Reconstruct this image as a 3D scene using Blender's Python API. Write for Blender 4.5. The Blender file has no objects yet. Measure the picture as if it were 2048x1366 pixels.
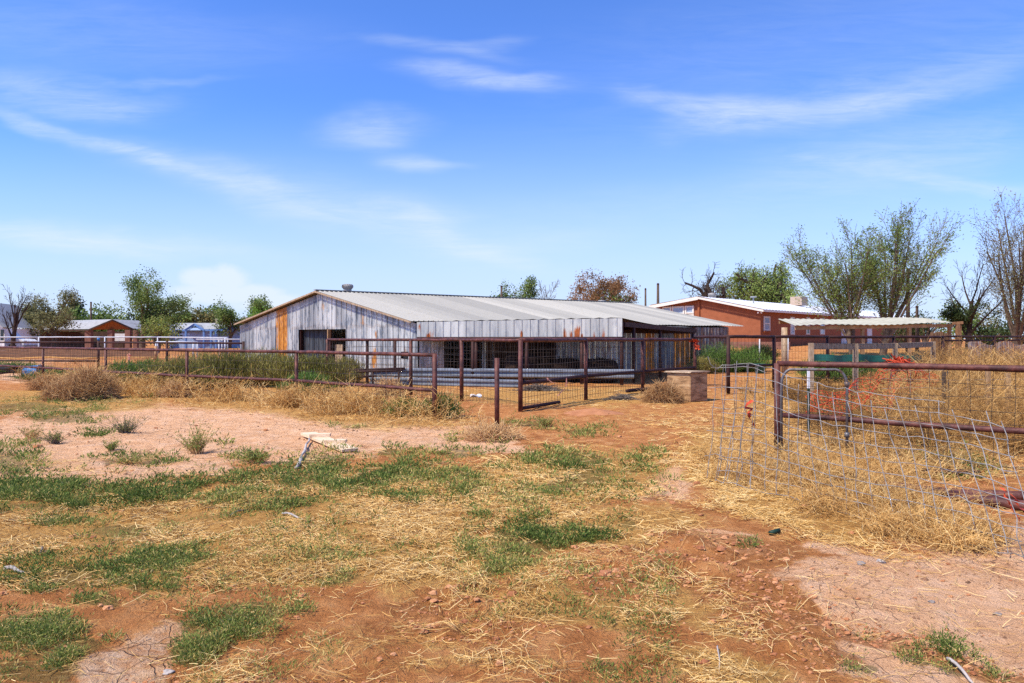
import bpy, math, random
import numpy as np
from mathutils import Vector

R = np.random.default_rng(7)
random.seed(7)
sc = bpy.context.scene
F, HX, HY, CH = 1365.0, 1024.0, 677.0, 1.55      # focal length and horizon of the survey, camera height (m)

# ------------------------------------------------------------------ numpy noise
_H = R.random((256, 256))
def vnoise(x, y):
    xi, yi = np.floor(x).astype(int), np.floor(y).astype(int)
    fx, fy = x - xi, y - yi
    fx, fy = fx*fx*(3-2*fx), fy*fy*(3-2*fy)
    h = lambda a, b: _H[a & 255, b & 255]
    return ((h(xi, yi)*(1-fx) + h(xi+1, yi)*fx)*(1-fy) + (h(xi, yi+1)*(1-fx) + h(xi+1, yi+1)*fx)*fy)
def fbm(x, y, o=4):
    s, a, t = 0, .5, 0
    for i in range(o):
        s = s + a*vnoise(x*2**i + 17.3*i, y*2**i + 5.1*i); t += a; a *= .5
    return s/t
def sstep(a, b, x):
    t = np.clip((x-a)/(b-a), 0, 1); return t*t*(3-2*t)

# ------------------------------------------------------------------ terrain
def gz0(x, y):
    return (.3 + .7*sstep(-10, 10, x))*sstep(28, 60, y)
def project(x, y, z=0):
    y = np.maximum(y, .5)
    return HX + F*x/y, HY + (CH - z)*F/y
def ell(px, py, L):
    m = np.zeros_like(px)
    for (cx, cy, rx, ry, *rest) in L:
        rot = math.radians(rest[0]) if rest else 0
        s = rest[1] if len(rest) > 1 else 1
        dx, dy = px-cx, py-cy
        a = dx*math.cos(rot) + dy*math.sin(rot); b = -dx*math.sin(rot) + dy*math.cos(rot)
        d = np.sqrt((a/rx)**2 + (b/ry)**2)
        m = np.maximum(m, s*(1 - sstep(.55, 1.25, d)))
    return m
# soil patches, read off the photograph as (x, y, half width, half height, tilt, strength)
PALE = [(130,895,260,75),(330,865,330,60),(560,880,260,50),(800,872,200,32,4),(930,895,140,16,5),(60,935,120,40),(300,935,190,30),
        (1345,955,70,40,-20,.7),(1300,985,60,22,0,.5),(1830,1190,260,75,12),(1980,1250,160,80,15),(1720,1300,130,40,12,.8),(1960,1330,200,35,10,.7),
        (1930,1060,180,45,8,.7),(1420,1080,90,25,8,.6),(1640,1095,90,22,8,.6),(30,745,90,22,0,.7),(60,720,160,12,0,.5),(1860,1285,240,60,14),(1740,1345,170,40,10,.9),(1660,1145,150,32,6,.8),(2010,1105,140,70,0,.85),(1900,1150,220,50,8)]
WHITE = [(260,1320,110,50,-25,.8),(330,1270,70,28,-20,.65),(570,1165,45,9,-10,.9),(150,1366,60,20,0,.6)]
STRAW = [(300,1060,480,95),(750,1010,360,90,-4),(180,1130,330,60),(700,1120,420,70),(1050,980,330,70,-10),(1200,1060,250,55,-8,.8),
         (150,800,230,30,0,.9),(600,815,420,30,6,.8),(1150,1215,200,40,10,.8),(880,1180,220,30,0,.6),(1380,1200,160,60,25,.7),(1400,1320,150,45,10,.9),
         (800,1290,220,40,0,.5),(500,1340,200,40,0,.4),(1500,930,170,90,10,.9),(1650,1020,230,70,15,.9),(1350,830,200,40,0,.4),(1800,820,400,120,0,.9),
         (900,1350,250,25,0,.5),(1560,990,200,60,15,.9),(120,930,60,20,0,.5),(1000,1240,90,25,0,.5),(1150,792,330,24,0,.8),(700,770,300,20,0,.6),(2350,900,300,130,0,.9),(2300,1180,200,40,10,.6)]
GREEN = [(60,990,70,13),(170,986,110,14),(335,984,75,14),(580,956,140,20,-6),(780,956,90,24,-5),(240,1062,75,14),(100,1038,38,9),(545,1010,80,12),
         (150,1155,150,28,-6),(365,1124,75,17,-8),(342,1170,18,16),(280,1178,24,10),(200,1200,40,17),(630,1124,75,13),(664,1162,38,14),
         (480,1245,125,30,-8),(385,1298,55,30,-10),(50,1250,75,22),(100,1298,125,32),(75,1348,110,28),
         (262,922,66,8),(510,920,36,7),(640,922,64,15),(20,930,40,32),(35,972,16,7),(920,906,56,9),(780,905,24,8),(945,946,52,11),
         (1155,918,72,13),(1110,965,135,17,-10),(947,988,26,12),(1040,1009,46,11),(948,1024,30,11),(1045,1085,78,36,-8),(1120,1062,55,19),(1188,1066,28,12),
         (1250,1052,16,13),(895,1132,34,15),(1195,1337,12,8),(1165,863,44,8),(910,878,12,5),(1256,934,24,6),(1065,850,40,7),
         (1826,1318,26,13),(1888,1325,36,22,20),(1972,1344,42,12,15),(1710,1334,24,10),(1736,1268,12,9),(120,833,70,12),(60,815,90,12),(190,798,70,9),
         (1010,888,14,5),(1300,908,20,4),(830,1000,30,9),(450,885,9,4),(700,852,22,5),(990,1140,20,6),(1500,1085,7,4),(190,868,26,6),(500,1180,12,6),
         (90,1010,120,10,0,.7),(420,1030,60,9,0,.6),(330,1075,40,8,0,.7),(1890,940,60,14)]
FURROW = [(1640,1225,210,26,22),(1850,1300,230,22,16),(1480,1170,130,40,20),(1560,1270,120,40,25),(930,1200,120,30,-12),(940,1260,160,22,0),
          (1440,1090,150,18,8),(480,1370,300,18,0,.7),(1180,1170,160,30,0,.6),(1330,1130,170,30,10,.7),(560,1150,160,16,-10,.6)]
def masks(x, y):
    px, py = project(x, y)
    w = (fbm(x*1.3, y*1.3)-.5); w2 = (fbm(x*1.3+40, y*1.3+9)-.5)
    k = np.clip(6/np.maximum(y, .5), .25, 2.0)
    qx, qy = px + 190*w*k, py + 75*w2*k
    pale = ell(qx, qy, PALE); white = ell(qx, qy, WHITE)
    st = ell(px + 120*w*k, py + 60*w2*k, STRAW)
    gr = ell(px + 60*w*k, py + 26*w2*k, GREEN); fu = ell(qx, qy, FURROW)
    return pale, white, st, gr, fu
def gz(x, y):
    x = np.asarray(x, float); y = np.asarray(y, float)
    near = 1 - sstep(14, 26, y)
    px, py = project(x, y)
    fu = ell(px, py, FURROW) if np.ndim(x) else 0
    rough = .05*(fbm(x*.8, y*.8, 3)-.5) + .055*(fbm(x*3+3, y*3, 4)-.5) + .022*(fbm(x*9+1, y*9, 3)-.5)
    z = gz0(x, y) + near*(rough + fu*(.15*(fbm(x*5, y*5, 4)-.45)))
    return z

def W(px, py, D):
    """survey: a point seen at (px, py) in the 2048 px photograph standing D metres away"""
    return np.array([(px-HX)*D/F, D, CH - (py-HY)*D/F])
def Gp(px, py):
    """ground point (flat near field) seen at (px, py)"""
    D = CH*F/(py-HY); x = (px-HX)*D/F
    return np.array([x, D, float(gz(np.array([x]), np.array([D]))[0])])
def GD(px, D):
    x = (px-HX)*D/F
    return np.array([x, D, float(gz(np.array([x]), np.array([D]))[0])])
def on_line(P, Q, px):
    """the point of the plan line P-Q that lies in the direction of column px"""
    k = (px-HX)/F; d = Q-P
    t = (k*P[1]-P[0])/(d[0]-k*d[1]); return P + d*t

# ------------------------------------------------------------------ mesh building
def lin(r, g, b):
    f = lambda c: (c/255/12.92 if c/255 <= .04045 else ((c/255+.055)/1.055)**2.4)
    return (f(r), f(g), f(b))
ORG = {}
class Geo:
    def __init__(s): s.v = []; s.q = []; s.t = []; s.n = 0; s.at = {}
    def add(s, v, q=None, t=None, **at):
        v = np.asarray(v, float).reshape(-1, 3)
        if q is not None and len(q): s.q.append(np.asarray(q, int).reshape(-1, 4) + s.n)
        if t is not None and len(t): s.t.append(np.asarray(t, int).reshape(-1, 3) + s.n)
        for k, a in at.items():
            s.at.setdefault(k, []).append((s.n, np.broadcast_to(np.asarray(a, float), (len(v),))))
        s.v.append(v); s.n += len(v); return s
    def box(s, c, ax, ay, az, **at):
        c, ax, ay, az = [np.asarray(a, float) for a in (c, ax, ay, az)]
        v = [c + i*ax + j*ay + k*az for i in (-1, 1) for j in (-1, 1) for k in (-1, 1)]
        return s.add(v, [(0,1,3,2),(4,6,7,5),(0,4,5,1),(2,3,7,6),(0,2,6,4),(1,5,7,3)], **at)
    def bar(s, p0, p1, w, h, up=(0,0,1), **at):
        """rectangular bar p0-p1, width w (sideways), height h (along up)"""
        p0, p1 = np.asarray(p0, float), np.asarray(p1, float); d = p1-p0; L = np.linalg.norm(d); d = d/L
        up = np.asarray(up, float); sd = np.cross(d, up); n = np.linalg.norm(sd)
        if n < 1e-4: sd = np.array([1., 0, 0])
        else: sd = sd/n
        up = np.cross(sd, d)
        return s.box((p0+p1)/2, d*L/2, sd*w/2, up*h/2, **at)
    def tubes(s, P, r, sides=6, caps=False, tint=None, flat=False):
        """P (n,k,3) polylines, r radius broadcastable to (n,k)"""
        P = np.asarray(P, float)
        if P.ndim == 2: P = P[None]
        n, k, _ = P.shape
        r = np.broadcast_to(np.asarray(r, float), (n, k)).copy()
        T = np.gradient(P, axis=1); T /= np.linalg.norm(T, axis=2, keepdims=True)+1e-9
        mean = P[:, -1]-P[:, 0]
        ref = np.where(np.abs(mean[:, 2:3]) > .8*np.linalg.norm(mean, axis=1, keepdims=True), np.array([[1., .1, 0]]), np.array([[0., .05, 1.]]))
        ref = np.repeat(ref[:, None], k, 1)
        A = np.cross(T, ref); A /= np.linalg.norm(A, axis=2, keepdims=True)+1e-9
        B = np.cross(T, A)
        if caps:
            P = np.concatenate([P[:, :1], P, P[:, -1:]], 1); A = np.concatenate([A[:, :1], A, A[:, -1:]], 1)
            B = np.concatenate([B[:, :1], B, B[:, -1:]], 1); r = np.concatenate([r[:, :1]*.01, r, r[:, -1:]*.01], 1); k += 2
        a = np.arange(sides)*2*math.pi/sides
        V = P[:, :, None] + r[:, :, None, None]*(np.cos(a)[None, None, :, None]*A[:, :, None] + np.sin(a)[None, None, :, None]*B[:, :, None])
        idx = np.arange(n*k*sides).reshape(n, k, sides); nx = np.roll(idx, -1, 2)
        q = np.stack([idx[:, :-1], nx[:, :-1], nx[:, 1:], idx[:, 1:]], -1).reshape(-1, 4)
        at = {}
        if tint is not None: at['tint'] = np.repeat(np.broadcast_to(np.asarray(tint, float), (n,)), k*sides)
        return s.add(V.reshape(-1, 3), q, **at)
    def pipe(s, p0, p1, r, sides=12, **kw): return s.tubes(np.array([p0, p1]), r, sides, True, **kw)
    def leaves(s, base, d, L, w, tint=None):
        """diamond leaves from base along unit d"""
        n = len(base); d = d/(np.linalg.norm(d, axis=1, keepdims=True)+1e-9)
        rv = R.normal(size=(n, 3)); sd = np.cross(d, rv); sd /= np.linalg.norm(sd, axis=1, keepdims=True)+1e-9
        L = np.broadcast_to(L, (n,))[:, None]; w = np.broadcast_to(w, (n,))[:, None]
        nr = np.cross(d, sd)
        V = np.stack([base, base + d*L*.5 + sd*w*.5 + nr*w*.12, base + d*L, base + d*L*.5 - sd*w*.5 + nr*w*.12], 1)
        at = {} if tint is None else {'tint': np.repeat(np.broadcast_to(tint, (n,)), 4)}
        return s.add(V.reshape(-1, 3), np.arange(n*4).reshape(-1, 4), **at)
    def grid(s, V, **at):
        V = np.asarray(V, float); a, b = V.shape[:2]; i = np.arange(a*b).reshape(a, b)
        q = np.stack([i[:-1, :-1], i[1:, :-1], i[1:, 1:], i[:-1, 1:]], -1).reshape(-1, 4)
        return s.add(V.reshape(-1, 3), q, **{k: np.asarray(x).reshape(-1) for k, x in at.items()})
    def build(s, name, m, parent=None, smooth=False, label=None, cat=None, group=None, kind=None):
        v = np.concatenate(s.v) if s.v else np.zeros((0, 3))
        if parent is None:
            o0 = v.mean(0) if len(v) else np.zeros(3)
            o0 = np.array([o0[0], o0[1], v[:, 2].min()]) if kind != 'structure' else np.zeros(3)
        else: o0 = ORG[parent.name]
        me = bpy.data.meshes.new(name)
        q = np.concatenate(s.q) if s.q else np.zeros((0, 4), int); t = np.concatenate(s.t) if s.t else np.zeros((0, 3), int)
        me.vertices.add(len(v)); me.vertices.foreach_set('co', (v-o0).astype(np.float32).ravel())
        me.loops.add(len(q)*4 + len(t)*3); me.polygons.add(len(q)+len(t))
        me.loops.foreach_set('vertex_index', np.concatenate([q.ravel(), t.ravel()]).astype(np.int32))
        me.polygons.foreach_set('loop_start', np.concatenate([np.arange(len(q))*4, len(q)*4 + np.arange(len(t))*3]).astype(np.int32))
        me.polygons.foreach_set('use_smooth', np.full(len(q)+len(t), smooth))
        for k, L in s.at.items():
            a = np.zeros(len(v), np.float32)
            for st, x in L: a[st:st+len(x)] = x
            me.attributes.new(k, 'FLOAT', 'POINT').data.foreach_set('value', a)
        me.update(calc_edges=True); me.validate()
        if m: me.materials.append(m)
        o = bpy.data.objects.new(name, me); sc.collection.objects.link(o)
        if parent is None: o.location = o0
        else: o.parent = parent
        ORG[o.name] = o0
        tag(o, label, cat, group, kind); return o
def tag(o, label=None, cat=None, group=None, kind=None):
    if label: o['label'] = label
    if cat: o['category'] = cat
    if group: o['group'] = group
    if kind: o['kind'] = kind
def thing(name, loc, label, cat, group=None):
    o = bpy.data.objects.new(name, None); sc.collection.objects.link(o); o.location = tuple(loc); o.empty_display_size = .2
    ORG[o.name] = np.asarray(loc, float); tag(o, label, cat, group); return o

# ------------------------------------------------------------------ materials
def mat(name, cols, scale=4, rough=.85, metal=0, tint=None, bump=0, bscale=40, stretch=(1,1,1), detail=6, spec=.3, sharp=.5, translucent=0, mixfac=.5):
    m = bpy.data.materials.new(name); m.use_nodes = True; nt = m.node_tree; N, L = nt.nodes, nt.links
    b = N['Principled BSDF']; b.inputs['Roughness'].default_value = rough; b.inputs['Metallic'].default_value = metal
    b.inputs['Specular IOR Level'].default_value = spec
    tc = N.new('ShaderNodeTexCoord'); mp = N.new('ShaderNodeMapping'); mp.inputs['Scale'].default_value = stretch
    L.new(tc.outputs['Object'], mp.inputs['Vector'])
    n = N.new('ShaderNodeTexNoise'); n.inputs['Scale'].default_value = scale; n.inputs['Detail'].default_value = detail; n.inputs['Roughness'].default_value = .65
    L.new(mp.outputs[0], n.inputs['Vector'])
    def ramp(cs, lo, hi):
        r = N.new('ShaderNodeValToRGB'); e = r.color_ramp.elements
        while len(e) < len(cs): e.new(.5)
        for i, c in enumerate(cs):
            e[i].position = lo + (hi-lo)*i/max(1, len(cs)-1); e[i].color = (*c, 1)
        return r
    r = ramp(cols, .5-.25*sharp*1.4, .5+.25*sharp*1.4); L.new(n.outputs['Fac'], r.inputs['Fac']); out = r.outputs['Color']
    if tint:
        a = N.new('ShaderNodeAttribute'); a.attribute_name = 'tint'
        rt = ramp(tint, 0, 1); L.new(a.outputs['Fac'], rt.inputs['Fac'])
        mx = N.new('ShaderNodeMix'); mx.data_type = 'RGBA'; mx.inputs[0].default_value = mixfac
        L.new(out, mx.inputs[6]); L.new(rt.outputs['Color'], mx.inputs[7]); out = mx.outputs[2]
    L.new(out, b.inputs['Base Color'])
    if bump:
        n2 = N.new('ShaderNodeTexNoise'); n2.inputs['Scale'].default_value = bscale; n2.inputs['Detail'].default_value = 5; L.new(mp.outputs[0], n2.inputs['Vector'])
        bp = N.new('ShaderNodeBump'); bp.inputs['Strength'].default_value = bump; bp.inputs['Distance'].default_value = .02
        L.new(n2.outputs['Fac'], bp.inputs['Height']); L.new(bp.outputs[0], b.inputs['Normal'])
    if translucent:
        tr = N.new('ShaderNodeBsdfTranslucent'); L.new(out, tr.inputs['Color'])
        ms = N.new('ShaderNodeMixShader'); ms.inputs[0].default_value = translucent
        L.new(b.outputs[0], ms.inputs[1]); L.new(tr.outputs[0], ms.inputs[2]); L.new(ms.outputs[0], N['Material Output'].inputs['Surface'])
    return m
def foliage(name, dark, mid, light, tr=.25): return mat(name, [mid, mid], 1, .7, tint=[dark, mid, light], translucent=tr, mixfac=1, spec=.2)

def metal_sheet(name, base, alt, rustc, rough=.55, metal=.35):
    """galvanised sheet: 'tint' = tone of each sheet, 'rust' = how far it has rusted there"""
    m = mat(name, [alt, base, base], 2.2, rough, metal, stretch=(3, 3, .7), detail=9, spec=.4, bump=.15, bscale=6, sharp=.3); nt = m.node_tree; N, L = nt.nodes, nt.links
    b = N['Principled BSDF']; src = b.inputs['Base Color'].links[0].from_socket
    a = N.new('ShaderNodeAttribute'); a.attribute_name = 'tint'
    ra = N.new('ShaderNodeValToRGB'); ra.color_ramp.elements[0].color = (.42, .44, .48, 1); ra.color_ramp.elements[1].color = (1.34, 1.32, 1.27, 1); L.new(a.outputs['Fac'], ra.inputs['Fac'])
    mu = N.new('ShaderNodeMix'); mu.data_type = 'RGBA'; mu.blend_type = 'MULTIPLY'; mu.inputs[0].default_value = 1; L.new(src, mu.inputs[6]); L.new(ra.outputs[0], mu.inputs[7])
    ru = N.new('ShaderNodeAttribute'); ru.attribute_name = 'rust'
    tc = N.new('ShaderNodeTexCoord'); mp = N.new('ShaderNodeMapping'); mp.inputs['Scale'].default_value = (9, 9, 1.6); L.new(tc.outputs['Object'], mp.inputs[0])
    n = N.new('ShaderNodeTexNoise'); n.inputs['Scale'].default_value = 1.6; n.inputs['Detail'].default_value = 8; L.new(mp.outputs[0], n.inputs['Vector'])
    ad = N.new('ShaderNodeMath'); ad.operation = 'ADD'; L.new(ru.outputs['Fac'], ad.inputs[0]); L.new(n.outputs['Fac'], ad.inputs[1])
    mr = N.new('ShaderNodeMapRange'); mr.inputs[1].default_value = .72; mr.inputs[2].default_value = 1.0; L.new(ad.outputs[0], mr.inputs[0])
    rc = N.new('ShaderNodeValToRGB'); e = rc.color_ramp.elements; e[0].color = (*rustc, 1); e[0].position = .35; e[1].color = (rustc[0]*.45, rustc[1]*.35, rustc[2]*.4, 1); e[1].position = .65
    n3 = N.new('ShaderNodeTexNoise'); n3.inputs['Scale'].default_value = 3; L.new(mp.outputs[0], n3.inputs['Vector']); L.new(n3.outputs['Fac'], rc.inputs['Fac'])
    mx = N.new('ShaderNodeMix'); mx.data_type = 'RGBA'; L.new(mr.outputs[0], mx.inputs[0]); L.new(mu.outputs[2], mx.inputs[6]); L.new(rc.outputs[0], mx.inputs[7])
    L.new(mx.outputs[2], b.inputs['Base Color'])
    me = N.new('ShaderNodeMath'); me.operation = 'MULTIPLY_ADD'; me.inputs[1].default_value = -metal; me.inputs[2].default_value = metal; L.new(mr.outputs[0], me.inputs[0]); L.new(me.outputs[0], b.inputs['Metallic'])
    return m

MT = {}
MT['rust_pipe'] = mat('rusted pipe', [lin(52,28,26), lin(86,48,42), lin(120,72,60)], 7, .6, .1, bump=.25, bscale=60, spec=.35)
MT['dark_pipe'] = mat('dark rusted pipe', [lin(42,24,22), lin(74,44,38)], 6, .7, .1, bump=.2)
MT['wire'] = mat('dull fence wire', [lin(46,38,34), lin(84,74,66)], 3, .6, .3)
MT['galv'] = mat('galvanised wire', [lin(84,80,78), lin(150,148,146), lin(100,82,68)], 5, .6, .1)
MT['gate_grey'] = mat('grey gate pipe', [lin(66,64,66), lin(112,110,112), lin(96,74,60)], 9, .5, .4)
MT['white_pipe'] = mat('white painted pipe', [lin(178,182,190), lin(206,210,216)], 6, .5)
MT['yellow_pipe'] = mat('yellow ochre pipe', [lin(176,122,60), lin(214,164,92)], 6, .7)
MT['wall_metal'] = metal_sheet('galvanised wall sheets', lin(184,186,184), lin(124,132,140), lin(205,140,52))
MT['fascia_metal'] = metal_sheet('galvanised fascia sheets', lin(196,197,192), lin(170,173,174), lin(176,98,44))
MT['roof_metal'] = metal_sheet('pale roof sheets', lin(150,148,142), lin(146,144,138), lin(170,150,120), .8, .0)
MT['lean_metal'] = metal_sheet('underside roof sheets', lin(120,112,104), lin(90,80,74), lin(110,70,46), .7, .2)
MT['mixed_boards'] = metal_sheet('rusting wall sheets', lin(156,150,146), lin(118,104,94), lin(166,104,48), .75, .1)
MT['shaded_sheet'] = metal_sheet('shade-toned door sheets', lin(66,72,78), lin(34,38,42), lin(70,50,40), .6, .3)  # door sheets coloured dark for the shade they hang in
MT['dark_wood'] = mat('dark weathered boards', [lin(38,26,22), lin(70,50,40), lin(96,72,56)], 3, .9, stretch=(6,6,.8), bump=.3)
MT['grey_wood'] = mat('grey weathered wood', [lin(120,100,80), lin(166,142,116), lin(190,168,140)], 3, .9, stretch=(8,8,2), bump=.3)
MT['tan_wood'] = mat('tan timber', [lin(140,108,76), lin(186,150,110)], 4, .9, bump=.2)
MT['post_wood'] = mat('rotten wooden post', [lin(74,52,40), lin(130,92,62), lin(150,120,92)], 4, .95, stretch=(8,8,1), bump=.5)
MT['plank'] = mat('pale dry plank', [lin(196,164,128), lin(222,194,160), lin(236,214,186)], 5, .85, stretch=(2,9,9), bump=.25)
MT['drift'] = mat('bleached grey stick', [lin(140,132,126), lin(190,180,172)], 8, .9, bump=.4)
MT['ply'] = mat('weathered plywood', [lin(118,88,60), lin(176,138,98), lin(198,164,122)], 2.2, .9, stretch=(1,1,4), detail=9, bump=.3, sharp=.35)
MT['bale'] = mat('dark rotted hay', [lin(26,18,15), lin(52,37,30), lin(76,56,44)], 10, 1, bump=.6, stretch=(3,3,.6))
MT['guard'] = mat('galvanised guard rail', [lin(112,118,126), lin(142,148,156)], 3, .5, .4)
MT['teal'] = mat('teal plastic', [lin(24,80,74), lin(46,106,96)], 3, .5)
MT['blue'] = mat('blue plastic', [lin(40,96,150), lin(72,132,184)], 3, .5)
MT['orange'] = mat('orange plastic mesh', [lin(188,66,38), lin(222,92,54)], 6, .55, translucent=.2)
MT['pink'] = mat('faded pink ribbon', [lin(212,140,116), lin(236,176,152)], 6, .6, translucent=.2)
MT['tpost'] = mat('green steel post', [lin(20,44,34), lin(36,64,50)], 6, .6)
MT['white'] = mat('white paint', [lin(214,216,220), lin(236,236,236)], 2, .5)
MT['black'] = mat('black rubber', [lin(22,22,24), lin(44,42,42)], 6, .7)
MT['glass'] = mat('sky-toned glass', [lin(130,146,164), lin(176,190,206)], .6, .08, 0, spec=.6)  # sky reflection painted into the base colour of the panes
MT['dark_pane_and_shade'] = mat('dark pane and shade', [lin(28,34,40), lin(52,60,66)], 1, .08, 0, spec=.6)  # dark windows, and the panels painted as shade inside openings
MT['stucco'] = mat('terracotta stucco', [lin(140,82,54), lin(158,95,64)], 2, .95, bump=.2, bscale=30)
MT['trim'] = mat('cream trim', [lin(216,208,196), lin(230,224,212)], 2, .7)
MT['house_roof'] = mat('white metal roof', [lin(214,216,220), lin(232,234,238)], 2, .45, .1)
MT['grey_roof'] = mat('grey shingle roof', [lin(142,144,146), lin(168,168,168)], 3, .9)
MT['brown_gable'] = mat('brown gable boards', [lin(128,76,44), lin(166,106,62)], 3, .9, stretch=(8,1,.5))
MT['brick'] = mat('brown brick', [lin(112,78,66), lin(140,100,84)], 3, .9)
MT['blue_wall'] = mat('blue grey wall', [lin(128,150,184), lin(150,170,200)], 2, .8)
MT['blue_trim'] = mat('blue trim', [lin(80,116,170), lin(104,138,188)], 2, .6)
MT['beige'] = mat('beige cooler', [lin(164,142,122), lin(182,160,140)], 2, .7)
MT['earth_wall'] = mat('brown boards', [lin(104,76,58), lin(138,104,80)], 1.5, .95, stretch=(1,1,6), bump=.3)
MT['cream_sheet'] = mat('cream corrugated plastic', [lin(164,160,138), lin(190,186,164)], 2, .6)
MT['pole'] = mat('pole timber', [lin(70,56,46), lin(100,84,70)], 5, .95)
MT['bark'] = mat('brown grey bark', [lin(78,64,52), lin(122,104,86)], 5, .95, bump=.4)
MT['bark_dark'] = mat('dark bark', [lin(46,36,30), lin(78,62,52)], 5, .95, bump=.4)
MT['stone'] = mat('grey stone', [lin(110,100,96), lin(160,150,142)], 14, .9, bump=.3)
MT['clod'] = mat('red clods', [lin(150,92,62), lin(188,130,96)], 8, 1, bump=.5, bscale=80, tint=[lin(136,84,50), lin(186,128,80), lin(214,164,116)])
MT['straw'] = mat('straw', [lin(190,148,84), lin(210,168,98)], 2, .75, tint=[lin(100,74,42), lin(178,134,72), lin(214,172,100), lin(242,214,152)], mixfac=.9, spec=.25)
MT['dryweed'] = mat('dry weed stems', [lin(180,134,72), lin(200,152,84)], 2, .85, tint=[lin(96,72,44), lin(168,126,72), lin(208,164,98), lin(238,206,142)], mixfac=.9, spec=.2)
MT['tumble'] = mat('tumbleweed twigs', [lin(186,146,98), lin(200,160,112)], 2, .9, tint=[lin(140,104,68), lin(192,152,102), lin(222,186,136)], mixfac=.85, spec=.2)
MT['twig'] = mat('grey twigs', [lin(84,74,66), lin(128,116,104)], 4, .9)
MT['weed'] = mat('green weed leaves', [lin(120,134,64)]*2, 1, .75, tint=[lin(74,92,42), lin(108,128,60), lin(146,152,78), lin(206,180,112)], translucent=.3, mixfac=1, spec=.15)
MT['lime_weed'] = foliage('yellow green weed leaves', lin(84,104,46), lin(134,150,72), lin(176,180,104), .3)
MT['broom'] = foliage('yellow green broom stems', lin(80,82,40), lin(138,134,66), lin(196,176,106), .25)
MT['broom_green'] = foliage('green broom stems', lin(56,84,36), lin(100,132,58), lin(146,166,86), .25)
MT['elm'] = foliage('elm leaves', lin(84,104,44), lin(132,154,76), lin(180,192,116), .45)
MT['cotton'] = foliage('cottonwood leaves', lin(76,96,42), lin(122,142,66), lin(164,176,98))
MT['olive'] = foliage('olive leaves', lin(84,84,52), lin(128,126,80), lin(168,162,112), .35)
MT['mid'] = foliage('mid green leaves', lin(62,84,38), lin(108,132,64), lin(156,170,98), .35)
MT['bright'] = foliage('bright green leaves', lin(52,86,24), lin(96,140,44), lin(138,172,70))
MT['darkg'] = foliage('dark green leaves', lin(32,44,24), lin(58,74,38), lin(88,100,56))
MT['rustl'] = foliage('rusty brown leaves', lin(96,78,44), lin(142,106,70), lin(176,142,104), .35)

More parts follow.
